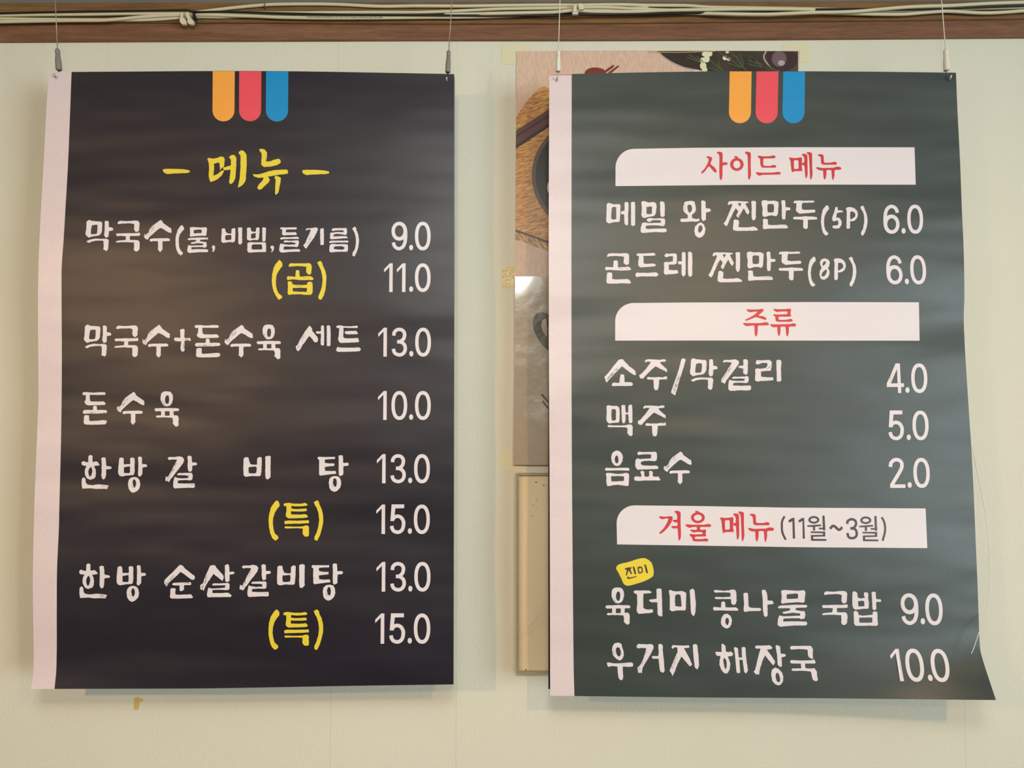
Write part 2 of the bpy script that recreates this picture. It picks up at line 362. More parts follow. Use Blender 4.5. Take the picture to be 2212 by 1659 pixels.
def cdt(shapes, grid=9.0):
    vs, fs = [], []; sg = []
    for s, p in shapes:
        if sum(p[i-1][0]*p[i][1]-p[i][0]*p[i-1][1] for i in range(len(p))) < 0: p = p[::-1]
        o = len(vs); vs += [Vector(q) for q in p]; fs.append(list(range(o, o+len(p)))); sg.append(s)
    xs = [v.x for v in vs]; ys = [v.y for v in vs]
    x = math.floor(min(xs)/grid)*grid+grid/2
    while x < max(xs):
        y = math.floor(min(ys)/grid)*grid+grid/2
        while y < max(ys): vs.append(Vector((x+rng.uniform(-.3, .3), y+rng.uniform(-.3, .3)))); y += grid
        x += grid
    r = delaunay_2d_cdt(vs, [], fs, 1, 1e-4)
    keep = [list(f) for f, src in zip(r[2], r[5]) if any(sg[i] > 0 for i in src) and not any(sg[i] < 0 for i in src)]
    used = sorted({i for f in keep for i in f}); mp = {a: i for i, a in enumerate(used)}
    return [r[0][i] for i in used], [[mp[i] for i in f] for f in keep]
def print_mesh(name, groups, surf, off, m, parent, label=None, grid=9.0):
    """groups: list of shape lists (one per glyph) laid on the sheet surf(px,py)->depth"""
    V, Fc = [], []
    for g_ in groups:
        v, f = cdt(g_, grid); o = len(V)
        V += [P(q.x, q.y, surf(q.x, q.y)-off) for q in v]
        for t in f:
            a, b, c = v[t[0]], v[t[1]], v[t[2]]
            if (b.x-a.x)*(c.y-a.y)-(b.y-a.y)*(c.x-a.x) > 0: t = t[::-1]
            Fc.append([o+i for i in t])
    return mesh(name, V, Fc, m, parent, True, label)

def print_words(groups, words, kind, surf, m, parent, off=0.0003):
    i = 0
    for t, n in words: print_mesh('lettering', groups[i:i+n], surf, off, m, parent, kind+' '+t); i += n
# ------------------------------------------------------------------ banner sheets
def wave(px, py, ph):
    return (0.0011*math.sin(py/58.0+1.3*math.sin(px/310.0+ph)+ph)+0.0008*math.sin(py/131.0-px/420.0+2*ph)
            + 0.0007*math.sin((px+0.5*py)/190.0+3*ph))
devL = [(155, 0), (300, .0035), (456, .007), (577, .0105), (650, .009), (760, .0055), (850, .001), (920, .0012), (1000, .003), (1100, .004), (1231, .0025), (1321, .0), (1420, -.002), (1490, .003)]
def surfL(px, py):
    f = max(0.0, 1-(px-67)/700.0)**1.6
    return -0.080 - smooth_interp(devL, py)*f + wave(px, py, 0.7)*min(1, max(0.15, (py-150)/200.0))
devR = [(155, 0), (400, 0), (577, .001), (681, -.0055), (760, -.003), (860, -.0025), (1000, -.0005), (1250, 0), (1340, .0012), (1380, .0035), (1410, .0085), (1440, .0165), (1480, .0295), (1515, .041)]
def surfR(px, py):
    f = max(0.0, min(1.0, 1-(2130-px)/620.0))**1.8
    return -0.080 - smooth_interp(devR, py)*f + wave(px, py, 2.4)*min(1, max(0.15, (py-150)/200.0))
def flat(Y): return lambda px, py: Y
def sheet(name, left, right, top, bot, surf, nx, ny, m, parent, th=0.0005, s0=0.0, s1=1.0):
    """Coons patch between four traced edges; left/right: (y,x) tables, top/bot: (x,y) tables"""
    vs, fs = [], []
    xl0 = left[0][1]; xr0 = right[0][1]; xl1 = left[-1][1]; xr1 = right[-1][1]
    for j in range(ny+1):
        t = j/ny
        for i in range(nx+1):
            s = i/nx
            xt = xl0+(xr0-xl0)*s; xb = xl1+(xr1-xl1)*s
            yt = smooth_interp(top, xt); yb = smooth_interp(bot, xb)
            y = yt+(yb-yt)*t
            xl = smooth_interp(left, y); xr = smooth_interp(right, y)
            x = xl+(xr-xl)*s
            vs.append(P(x, y, surf(x, y)))
    for j in range(ny):
        for i in range(nx):
            a = j*(nx+1)+i; fs.append((a, a+nx+1, a+nx+2, a+1))
    o = mesh(name, vs, fs, m, parent, True)
    sd = o.modifiers.new('thickness', 'SOLIDIFY'); sd.thickness = th; sd.offset = -1
    es = o.modifiers.new('sharp_rim', 'EDGE_SPLIT'); es.split_angle = R(40)
    return o
LL = [(155.5, 105.6), (245, 99.8), (351, 94.3), (456, 88.3), (517, 85.3), (577, 83.2), (640, 82.2), (690, 82.2), (796, 82.6), (850, 83.2), (901, 81.6), (992, 78), (1100, 74), (1140, 72.9), (1231, 71.1), (1321, 71.4), (1397, 72.6), (1451, 72.2), (1472, 69.8), (1488.7, 67.2)]
LM = [(155.5, 154.6), (351, 147), (456, 141), (517, 137.4), (577, 133.2), (640, 133.0), (690, 133.2), (796, 133.5), (901, 132.6), (992, 130.8), (1100, 128), (1140, 127.2), (1231, 123.2), (1321, 122.6), (1397, 122.6), (1451, 121.4), (1472, 119.3), (1488.2, 117.8)]
LR = [(160, 981), (420, 980.7), (600, 981.2), (750, 981.2), (1000, 980.7), (1280, 980.1), (1478.5, 979.7)]
LT = [(105.6, 155.8), (154.6, 155.4), (320, 154.3), (460, 153.4), (623, 153.8), (850, 157.5), (981, 160)]
LB = [(67.2, 1488.7), (117.8, 1488.2), (250, 1487.8), (450, 1487), (760, 1481.6), (979.7, 1478.5)]
RL = [(160.5, 1186.4), (300, 1186), (400, 1185.6), (560, 1185.4), (800, 1185.8), (1000, 1187), (1160, 1187.7), (1503, 1188.5)]
RM = [(159.8, 1235), (550, 1234.4), (800, 1234.6), (1000, 1235.3), (1160, 1236.5), (1300, 1237.7), (1450, 1239.3), (1503.5, 1240.9)]
RR = [(157, 2065), (245, 2068.6), (351, 2074), (456, 2077.9), (516, 2080.8), (577, 2082.6), (640, 2083.2), (681, 2081.9), (720, 2082.8), (781, 2086), (856, 2090.9), (916, 2094.8), (977, 2098.8), (1037, 2102), (1100, 2104.8), (1158, 2107.2), (1272, 2112), (1348, 2114.6), (1386, 2116), (1408, 2118.4), (1435, 2126), (1481, 2141), (1512, 2151.4)]
RT = [(1186.4, 160.6), (1235, 159.8), (1380, 156.6), (1577, 153.8), (1740, 154), (1900, 155), (2065, 157)]
RB = [(1188.5, 1503), (1240.9, 1503.6), (1500, 1506.5), (1760, 1508.2), (2000, 1510.8), (2151.4, 1512)]
banL = empty('menu_banner', P(520, 1485, -0.08), 'black-navy vinyl menu banner with white margin, main dishes and prices, on the left', 'banner')
banR = empty('menu_banner', P(1650, 1508, -0.08), 'dark green vinyl menu banner with three white title bars, on the right', 'banner')
sheet('printed_field', LM, LR, LT, LB, surfL, 110, 150, m_navy, banL)
sheet('margin', LL, LM, LT, LB, surfL, 8, 150, m_margin, banL)['label'] = 'unprinted white left margin'
sheet('printed_field', RM, RR, RT, RB, surfR, 110, 150, m_green, banR)
sheet('margin', RL, RM, RT, RB, surfR, 8, 150, m_margin, banR)['label'] = 'unprinted white left margin'
print_mesh('trim_mark', [[(1, [(1187.6, 161.2), (1234.6, 160.7), (1234.6, 162), (1187.6, 162.4)])]], surfR, 0.0003, m_red, banR, 'thin red cutting line at the top of the margin')
def oldsheet(name, left, right, top, bot, Y, m, label):
    o = sheet(name, left, right, top, bot, flat(Y), 10, 12, m, None, 0.0006)
    return tag(o, label, 'banner')
oldsheet('old_banner', [(166, 1187), (545, 1185.0), (1000, 1184.4), (1488.5, 1184.6)], [(166, 2055), (1488.5, 2085)], [(1187, 166), (2055, 166)], [(1184.6, 1488.5), (2085, 1488.5)], -0.068, m_old, 'older black sheet hanging just behind the green banner, only its left edge showing')
oldsheet('old_banner', [(165, 125), (1468, 95)], [(165, 982.6), (540, 982.2), (800, 980.9), (1468, 979)], [(125, 165), (982.6, 165)], [(95, 1468), (979, 1468)], -0.068, m_back, 'older grey sheet behind the navy banner, a thin line at its right edge')

# stripes
def stripe(x0t, x1t, x0b, x1b, yt, yb):
    r = (x1b-x0b)/2; cx = (x0b+x1b)/2; pts = [(x0t, yt)]
    for k in range(6): pts.append((x0t+(x0b-x0t)*(k+1)/6, yt+(yb-r-yt)*(k+1)/6))
    for k in range(1, 16): a = math.pi-math.pi*k/16; pts.append((cx+r*math.cos(a), yb-r+r*math.sin(a)))
    for k in range(6): pts.append((x1b+(x1t-x1b)*k/6, yb-r-(yb-r-yt)*k/6))
    pts.append((x1t, yt)); return [(1, pts)]
for ban, surf, data in ((banL, surfL, [(459.6, 507.2, 459, 506.5, 153.9, 262.2), (516.7, 564.7, 516.4, 564, 154.1, 262), (574.8, 622.8, 574.4, 622.3, 154.3, 262.6)]),
                        (banR, surfR, [(1576.2, 1623.6, 1574.6, 1622.2, 154.3, 266.2), (1634, 1681.6, 1632.2, 1679.8, 154.4, 266.4), (1692, 1739, 1690.2, 1738, 154.5, 266.3)])):
    for d, m, l in zip(data, (m_orange, m_pink, m_blue), ('orange', 'red', 'blue')):
        print_mesh('stripe', [stripe(*d)], surf, 0.0003, m, ban, l+' stripe with rounded lower end')

# --- numerals, unit box 0..100 high
def dg(ch):
    if ch == '0': return [(1, ell(27.2, 50, 27.2, 50, 48, 2.25)), (-1, ell(27.2, 50, 15.6, 37.6, 48, 2.2))]
    if ch == '.': return [(1, ell(7, 90, 7, 9.6, 24))]
    if ch == '1': return [(1, [(0, 20.5), (20, 0), (30.3, 0), (29.8, 100), (17.9, 100), (18.6, 13), (.5, 31.7)])]
    if ch == '5': return [(1, [(6, -.5), (48.5, -.5), (48.5, 12.5), (18.5, 13), (15.6, 40), (12.5, 56), (1.5, 56)]), (1, stroke([(8, 54), (15, 43.5), (27, 39.5), (39, 45), (45.8, 57), (46.3, 68), (43.5, 82), (36, 91), (26, 94), (14.5, 90.5), (8, 82), (6, 72.5)], 12))]
    if ch == '3': return [(1, stroke([(7.5, 27.5), (9, 17), (16, 9), (26, 6), (37, 9), (43.5, 17), (44.6, 26), (41.5, 38), (34, 45.5), (30, 48.2)], 12)), (1, [(19, 42.6), (31, 42.6), (38, 48), (31, 54.8), (19, 54.8)]), (1, stroke([(28, 48.6), (36, 51.5), (44, 59), (47, 69), (46, 79), (40, 89), (28, 94), (15, 90.5), (8.5, 83), (6.2, 73)], 12))]
    if ch == '9': return [(1, ell(27, 33, 27, 33, 40, 2.1)), (-1, ell(26.6, 32.7, 15, 20.5, 36, 2.0)), (1, stroke([(48, 26), (49, 38), (49, 50), (48.4, 60), (46, 74), (39.5, 87), (27, 94), (15.5, 90), (9, 82), (6.2, 72)], 11.8))]
    if ch == '6': return [(s, [(54.6-x, 100-y) for x, y in p]) for s, p in dg('9')]
    if ch == '4': return [(1, [(31.1, 0), (45.6, 0), (47.7, 67), (58, 67), (58, 79.6), (48.5, 79.6), (48.5, 100), (37.5, 100), (37.2, 79.6), (0, 79.6), (0, 67.5)]), (-1, [(13.7, 67.5), (36.5, 67), (35.6, 19)])]
    if ch == '2': return [(1, stroke([(6, 30), (8, 18), (16, 9.3), (26, 6), (37, 9), (43.6, 17), (44, 28), (40, 40), (30, 57), (9.5, 89)], 12)), (1, [(3, 86), (16, 88.5), (54, 88), (54, 100), (3, 100)])]
def place(ch, x, ytop, h, shear):
    k = h/100; out = []
    for s, p in dg(ch): out.append((s, [(x+px_*k+shear*(py_*k-h/2), ytop+py_*k) for px_, py_ in p]))
    return out
def price(txt, xr, yb, h, sh=0.0):
    u = h/62.0; offs = {0: 0}
    lead = {4: [-113.2, -84.4, -42.3-4.3, -34], 3: [-84.6, -46.6, -34]}[len(txt)]
    if txt == '11.0': lead = [-100.8, -73.1, -46.6, -34]
    if txt == '4.0': lead = [-85.4, -46.6, -34]
    return [place(c, xr+l*u, yb-h, h, sh) for c, l in zip(txt, lead)]
rows = [('9.0', 930.4, 541, 62), ('11.0', 930.4, 630.8, 62), ('13.0', 931.2, 770.4, 62.6), ('10.0', 930.8, 907.2, 62.6), ('13.0', 929, 1044, 63), ('15.0', 928.8, 1153.5, 63.6), ('13.0', 930.2, 1278, 64.2), ('15.0', 929.8, 1390.6, 65.4)]
for t, xr, yb, h in rows: print_mesh('price_numerals', price(t, xr, yb, h), surfL, 0.0003, m_white, banL, 'white numerals '+t)
for t, xr, yb, h, sh in [('6.0', 1994.3, 505, 63, .02), ('6.0', 2000.6, 614.3, 63, .05), ('4.0', 2003.4, 849, 64, .02), ('5.0', 2006.1, 951, 64, .02), ('2.0', 2008.6, 1054, 65, .03)]:
    print_mesh('price_numerals', price(t, xr, yb, h, sh), surfR, 0.0003, m_white, banR, 'white numerals '+t)
print_mesh('price_numerals', [place('9', 1946.2, 1281.6, 68.6, .05), place('.', 1987.3, 1280, 69, .05), place('0', 1998.8, 1282, 68.6, .05)], surfR, 0.0003, m_white, banR, 'white numerals 9.0')
print_mesh('price_numerals', [place('1', 1926.2, 1401.6, 69.8, .17), place('0', 1956.3, 1401, 71.8, .13), place('.', 1999.6, 1399, 72.5, .17), place('0', 2011, 1401.6, 71.8, .14)], surfR, 0.0003, m_white, banR, 'white numerals 10.0, slanted by the curled corner', 3.5)

S = 6.9125
# ---- glyph outlines traced in close-ups
G['mak'] = '118,125 158,102 192,118 300,128 340,130 352,160 345,285 325,320 300,338 200,352 148,370 120,345 102,322 102,290 112,250 / - 198,185 240,174 280,178 282,220 275,300 258,314 188,318 180,300 186,240 / 390,122 415,116 445,124 450,150 448,212 490,218 508,224 518,245 510,262 450,270 446,350 440,358 402,372 388,345 378,325 388,250 / 115,424 150,405 200,390 265,382 340,388 400,384 435,390 450,412 446,470 438,545 410,572 390,552 370,550 374,480 370,418 340,412 260,414 200,425 148,448'
G['guk'] = '580,148 595,125 620,118 720,124 850,112 890,120 910,150 905,200 902,262 880,280 855,285 835,262 825,240 832,168 780,155 730,156 640,160 590,168 / 555,322 568,306 640,306 700,302 840,302 895,298 905,288 915,310 918,335 900,342 762,346 764,402 800,404 850,404 885,404 905,425 912,450 905,550 880,572 855,575 835,565 822,545 828,500 824,440 760,438 700,436 640,436 570,442 553,435 560,420 600,412 700,404 706,350 640,342 570,346'
G['su'] = '1165,145 1225,102 1250,125 1265,155 1330,200 1388,240 1380,262 1390,275 1380,300 1330,285 1280,250 1222,222 1180,250 1110,310 1050,365 1028,405 1010,385 1000,395 990,372 975,365 980,310 1000,325 1045,290 1058,245 1100,190 / ~ 1150,170 990,350 60 22 / 1058,402 1075,384 1150,380 1240,378 1335,378 1362,392 1358,420 1250,424 1250,480 1252,545 1218,585 1182,548 1186,480 1184,420 1110,420 1080,428 1062,420'
G['lp'] = '1520,192 1545,184 1572,215 1572,245 1540,280 1510,320 1496,370 1495,440 1500,510 1520,555 1558,595 1550,618 1530,628 1520,638 1510,620 1485,605 1460,550 1446,470 1446,390 1456,320 1480,250'
G['mul'] = '1660,216 1700,210 1830,218 1905,212 1916,240 1906,330 1896,345 1850,340 1780,342 1700,350 1670,355 1658,340 1664,290 / - 1716,256 1820,246 1838,256 1836,300 1720,306 / 1620,392 1650,374 1740,370 1800,366 1930,368 1935,385 1925,396 1820,398 1806,420 1860,432 1905,435 1914,470 1906,512 1870,520 1852,508 1700,510 1682,512 1682,545 1780,540 1925,545 1936,565 1925,585 1800,585 1650,598 1622,580 1624,520 1640,478 1660,484 1690,488 1860,482 1862,458 1780,450 1700,462 1675,458 1678,440 1740,430 1756,420 1752,402 1640,404'
G['comma'] = '1990,500 2005,482 2030,488 2038,515 2030,555 2010,580 1990,578 2005,550 2005,540 1990,525'
RA = (170, 460, S); RB_ = (470, 460, S)
W = {}                                               # banner -> list of (label, material, glyph shape lists)
L1 = [glyph(RA, G[k]) for k in ('mak', 'guk', 'su', 'lp', 'mul', 'comma')]
L1 += [glyph(RB_, s) for s in (
 '62,240 85,228 112,236 122,285 150,305 205,312 210,238 235,226 265,232 266,300 262,400 252,432 225,440 180,432 110,444 80,446 55,425 56,350 62,300 / - 118,332 205,326 206,370 204,396 190,402 120,406 112,380 / 306,216 340,220 345,212 360,216 368,235 366,300 366,450 335,476 308,452 310,350',
 '440,222 480,216 496,230 502,272 540,284 572,276 576,225 600,216 625,222 626,290 618,370 612,400 590,406 540,402 480,414 450,405 436,385 440,330 / - 500,312 570,298 568,375 500,382 / 666,222 690,214 724,222 720,300 716,415 690,428 668,420 668,320 / 446,450 480,435 560,440 650,438 720,440 726,500 722,580 690,586 620,582 520,590 460,592 444,565 446,500 / - 510,480 540,468 655,468 666,480 666,545 520,548 506,520',
 '790,500 805,486 832,490 846,515 835,560 812,586 796,582 815,552 812,542 790,525',
 '930,222 960,212 1000,218 1180,214 1182,235 1175,246 1030,248 1020,255 1018,290 1120,290 1165,286 1186,318 1170,330 1060,330 985,336 962,318 966,250 950,238 935,244 / 930,378 960,362 1080,362 1190,356 1216,372 1210,388 1080,388 940,396 / 985,425 1005,410 1080,416 1205,408 1216,430 1205,500 1185,510 1160,505 1060,500 1000,500 986,510 988,550 1060,546 1140,540 1215,540 1235,556 1228,580 1120,578 1050,585 980,592 930,585 918,555 930,480 940,455 985,465 1060,475 1160,470 1164,445 1100,435 1020,440 990,442',
 '1312,250 1335,228 1400,228 1460,216 1490,222 1498,245 1480,290 1440,370 1380,450 1340,510 1315,535 1290,500 1278,480 1310,450 1340,380 1370,310 1395,250 1350,248 1325,262 / ~ 1400,360 1310,510 30 8 / 1532,240 1560,226 1582,232 1588,260 1586,470 1576,480 1535,478 1532,350',
 '1700,256 1712,235 1760,225 1880,228 1922,222 1934,250 1930,300 1920,326 1900,330 1860,320 1780,310 1735,322 1724,340 1730,350 1800,348 1925,346 1944,370 1935,380 1870,380 1800,386 1700,394 1676,380 1680,330 1682,295 1740,290 1810,284 1880,290 1884,262 1840,258 1760,262 1718,272 / 1665,430 1690,415 1800,414 1940,412 1960,428 1950,442 1840,440 1700,445 1672,452 / 1672,480 1700,462 1800,468 1880,465 1940,468 1950,500 1945,570 1925,580 1860,578 1780,580 1690,590 1668,570 / - 1730,530 1750,500 1850,494 1895,510 1892,540 1850,550 1740,540',
 '2008,232 2052,204 2068,225 2075,260 2100,320 2112,400 2105,490 2080,580 2045,650 2015,640 2015,600 2050,540 2065,460 2066,380 2052,310 2030,265')]
RE = (170, 690, S); RF = (470, 690, S)
G['don'] = '1730,105 1745,85 1800,84 1900,92 2020,84 2080,86 2095,105 2085,124 1980,126 1845,124 1850,210 1880,224 2000,225 2060,220 2095,250 2085,272 1960,278 1820,280 1780,262 1762,235 1785,190 1785,125 1745,130 / 1733,380 1755,350 1840,348 1895,350 1900,292 1925,285 1955,295 1958,350 2050,348 2105,352 2120,375 2100,395 2000,402 1880,402 1750,405 / ~ 1800,392 2080,385 14 9 / 1758,432 1800,425 1835,428 1838,505 1860,515 1960,508 2060,500 2118,508 2105,520 2120,540 2095,545 2095,562 2000,566 1850,568 1765,562 1752,540 1756,480'
G['yuk'] = '672,150 682,110 710,82 760,76 820,85 850,130 856,190 840,250 810,288 765,298 725,290 690,245 672,200 / - 735,200 745,150 765,134 790,138 800,180 796,230 785,258 760,262 742,240 / ~ 700,220 735,275 8 4 / 580,345 600,325 680,325 760,320 930,325 946,340 940,365 862,368 865,428 920,430 938,460 936,580 900,596 870,570 850,550 856,510 845,465 780,460 700,458 620,462 602,450 610,432 680,432 680,368 600,370 / - 735,368 806,368 804,432 735,434'
L2 = [glyph((RE[0]-23/S, RE[1]-22.5/S-460+460, S), G['mak'], (78, 75, 486, 560)), ]
L2 = [glyph(RE, G['mak'], (78, 76, 488, 560)), glyph(RE, G['guk'], (531, 88, 892, 560)), glyph(RE, G['su'], (950, 78, 1366, 572)),
      glyph(RE, '1512,160 1535,142 1575,142 1582,165 1576,270 1600,282 1660,275 1676,305 1670,324 1630,312 1580,318 1580,400 1582,465 1555,484 1530,470 1520,430 1532,328 1450,325 1430,312 1422,288 1435,270 1520,275 1516,200 / ~ 1590,300 1660,300 14 5 / ~ 1572,340 1572,450 12 5'),
      glyph(RE, G['don']), glyph(RF, G['su'], (103, 80, 530, 572)), glyph(RF, G['yuk']),
      glyph(RF, '1300,190 1370,92 1412,130 1410,165 1440,205 1490,260 1502,300 1495,335 1455,345 1430,320 1405,280 1370,245 1340,285 1300,345 1265,385 1240,440 1200,476 1180,455 1164,405 1195,380 1225,310 / ~ 1300,230 1200,430 40 16 / 1545,100 1565,86 1588,100 1592,250 1590,385 1545,388 1540,330 1545,212 1480,212 1464,195 1480,178 1545,175 / 1630,95 1655,86 1682,96 1688,200 1685,390 1660,402 1632,392 1630,300'),
      glyph(RF, '1768,105 1790,90 1840,88 1900,102 2000,102 2085,92 2098,115 2085,128 1950,128 1880,122 1880,190 1875,262 1900,282 2000,284 2095,275 2110,295 2100,305 2118,320 2105,340 2000,345 1835,352 1810,330 1798,290 1812,230 1816,128 1785,130 / 1895,190 1915,175 1980,172 2070,170 2080,185 2098,205 2090,220 2000,222 1925,222 1905,210 / 1768,460 1790,408 1820,420 1960,422 2120,418 2142,445 2120,475 2000,480 1850,485 1785,482')]
RG = (160, 830, S)
L3 = [glyph(RG, G['don'], (123, 118, 497, 605)), glyph(RG, G['su'], (640, 112, 1053, 608)), glyph(RG, G['yuk'], (1198, 105, 1570, 635))]
RH = (160, 970, S); RI = (480, 970, S); RM2 = (430, 1210, S); RL2 = (160, 1210, S)
G['han'] = '108,205 135,178 165,192 212,200 215,105 245,88 275,100 276,195 340,185 360,205 385,240 350,248 298,255 320,300 328,350 322,410 300,440 240,460 195,440 165,390 158,330 170,285 190,250 150,250 120,240 / - 215,320 230,285 252,265 270,300 272,340 260,390 238,420 220,390 212,350 / 405,135 440,122 470,130 478,200 480,252 545,260 565,280 548,298 480,305 475,400 462,440 438,455 420,440 408,400 412,300 412,200 / 118,440 150,420 172,450 174,500 200,532 280,540 360,528 500,540 522,552 500,566 515,578 490,582 505,595 420,592 330,596 240,585 126,592 115,540 114,480 / ~ 420,560 510,565 30 6'
G['bang'] = '675,140 710,124 740,140 744,228 836,226 840,205 836,140 865,124 900,135 905,170 902,260 906,310 895,380 870,390 780,396 710,410 675,395 658,360 660,270 668,210 / - 745,272 835,256 836,345 820,362 745,358 / 955,120 985,110 1012,125 1016,226 1080,228 1092,250 1085,268 1022,275 1018,380 980,418 955,392 958,300 960,200 / 805,520 815,465 845,430 905,415 950,430 975,462 990,530 975,590 935,630 885,655 845,635 815,590 / - 872,500 885,458 905,450 925,485 928,530 905,582 885,560 / ~ 855,545 885,595 6 3'
G['gal'] = '1395,140 1420,118 1500,120 1575,108 1625,125 1645,160 1630,210 1580,275 1520,350 1470,420 1440,450 1415,498 1395,470 1385,485 1362,468 1370,405 1400,420 1440,350 1480,270 1540,160 1460,155 1420,165 / ~ 1530,200 1385,460 44 22 / 1692,115 1715,97 1755,108 1762,200 1820,200 1840,222 1822,242 1765,248 1762,320 1740,338 1712,335 1700,300 1695,250 1698,170 / 1538,375 1560,360 1700,356 1760,356 1772,390 1765,455 1740,468 1680,462 1600,465 1550,470 1548,510 1660,515 1800,512 1802,540 1806,562 1790,580 1700,578 1600,582 1500,588 1480,560 1482,490 1500,415 1540,430 1620,438 1705,432 1708,400 1660,392 1545,390 / ~ 1720,532 1790,530 6 3'
G['bi'] = '322,140 350,120 392,126 402,180 420,225 470,236 520,234 522,140 555,118 590,125 590,240 582,350 578,390 555,405 500,405 450,400 350,416 318,390 316,300 318,220 / - 396,268 510,260 516,300 508,358 470,366 400,362 392,310 / 642,112 690,98 725,110 722,220 722,420 680,456 650,440 642,380 645,250'
G['tang'] = '1420,128 1440,116 1520,118 1685,118 1684,148 1600,150 1530,158 1532,205 1600,215 1676,216 1674,250 1600,258 1530,268 1536,325 1620,330 1692,325 1706,368 1600,378 1460,398 1445,370 1448,320 1446,250 1448,160 1428,150 / 1738,100 1765,90 1802,98 1806,205 1880,205 1892,228 1882,248 1810,256 1808,380 1765,405 1740,385 1738,300 1740,200 / 1590,500 1600,445 1640,410 1700,402 1745,418 1770,460 1778,520 1760,580 1715,625 1670,640 1620,615 1598,570 / - 1650,500 1660,450 1680,436 1705,455 1712,500 1705,550 1690,568 1665,545 / ~ 1640,540 1665,580 6 3'
L4 = [glyph(RH, G['han']), glyph(RH, G['bang']), glyph(RH, G['gal']), glyph(RI, G['bi']), glyph(RI, G['tang'])]
L5 = [glyph(RL2, G['han'], (74, 48, 540, 570)), glyph(RL2, G['bang'], (635, 72, 1075, 625)),
      glyph(RL2, '1345,320 1365,280 1430,220 1500,150 1580,68 1625,85 1660,130 1740,190 1800,240 1806,265 1785,298 1750,290 1680,235 1590,175 1545,220 1490,270 1430,325 1380,395 1350,355 / ~ 1500,235 1375,365 34 16 / 1462,365 1480,340 1560,335 1700,332 1740,325 1752,358 1740,372 1640,374 1642,440 1605,465 1575,455 1577,378 1500,378 / ~ 1620,352 1720,345 8 4 / 1440,420 1480,418 1520,428 1510,480 1512,512 1560,518 1740,510 1765,530 1760,540 1782,550 1760,568 1660,570 1550,575 1450,572 1430,550 1436,500'),
      glyph(RM2, '170,80 235,75 265,120 310,170 360,225 370,260 350,312 300,270 215,205 180,260 130,330 95,390 70,462 50,430 40,450 20,430 15,375 60,340 80,270 100,230 140,140 / ~ 130,190 45,420 46 22 / 385,75 430,58 450,90 454,175 515,172 535,188 515,208 456,215 456,310 420,330 392,310 386,250 388,150 / 195,365 215,345 300,348 440,340 458,370 448,440 420,448 300,442 210,445 198,450 200,492 300,492 430,486 470,510 488,535 470,550 350,552 200,552 125,556 118,500 140,410 200,425 300,420 388,412 392,375 300,375 205,378'),
      glyph(RM2, G['gal'], (605, 58, 1077, 550)), glyph(RM2, G['bi'], (1165, 58, 1578, 418)), glyph(RM2, G['tang'], (1678, 48, 2150, 606))]
for g_, l in ((L1, (('막국수', 3), ('(물,비빔,들기름) in smaller size', 10))), (L2, (('막국수+돈수육', 7), ('세트', 2))), (L3, (('돈', 1), ('수', 1), ('육', 1))),
              (L4, (('한방 above the first 특', 2), ('갈, widely spaced', 1), ('비, widely spaced', 1), ('탕, widely spaced', 1))), (L5, (('한방 above the second 특', 2), ('순살갈비탕', 5)))):
    print_words(g_, l, 'white brush lettering', surfL, m_white, banL)
# yellow lines
RC = (340, 310, 5.53)
Y0 = [glyph(RC, s) for s in (
 '64,312 78,304 200,303 320,308 380,320 392,332 380,348 330,354 200,358 120,366 85,352 68,332',
 '595,185 612,172 665,182 720,170 755,155 790,162 802,185 800,250 795,275 760,300 752,326 748,300 742,240 728,222 700,238 675,240 678,300 668,385 720,365 770,325 795,315 790,345 760,390 720,425 670,450 635,460 622,435 612,370 618,290 612,225 / 852,165 870,148 905,132 935,150 945,185 940,290 932,410 905,465 875,485 856,465 862,420 874,312 800,320 782,300 788,286 830,275 878,262 880,200 870,178 / 967,110 1005,78 1040,95 1064,135 1068,230 1062,340 1055,440 1020,495 962,530 970,480 985,400 993,280 994,150',
 '1212,72 1250,62 1285,75 1310,110 1308,160 1296,215 1340,215 1400,192 1450,180 1470,195 1476,225 1440,255 1360,275 1270,280 1240,255 1244,180 1246,120 / 1132,362 1170,370 1240,362 1320,335 1400,318 1500,312 1550,312 1564,340 1555,362 1480,370 1400,382 1318,396 1345,430 1330,465 1290,500 1245,545 1205,552 1192,525 1215,485 1245,455 1272,408 1200,410 1155,395 / 1395,402 1412,388 1440,390 1476,410 1470,460 1455,540 1445,585 1412,616 1405,590 1408,520 1412,430',
 '1728,324 1742,316 1864,315 1984,320 2044,332 2056,344 2044,360 1994,366 1864,370 1784,378 1749,364 1732,344')]
print_words(Y0, (('dash left of 메뉴', 1), ('메뉴', 2), ('dash right of 메뉴', 1)), 'yellow brush', surfL, m_yellow, banL)
RD = (560, 560, S); RJ = (560, 1070, S); RK = (560, 1310, S)
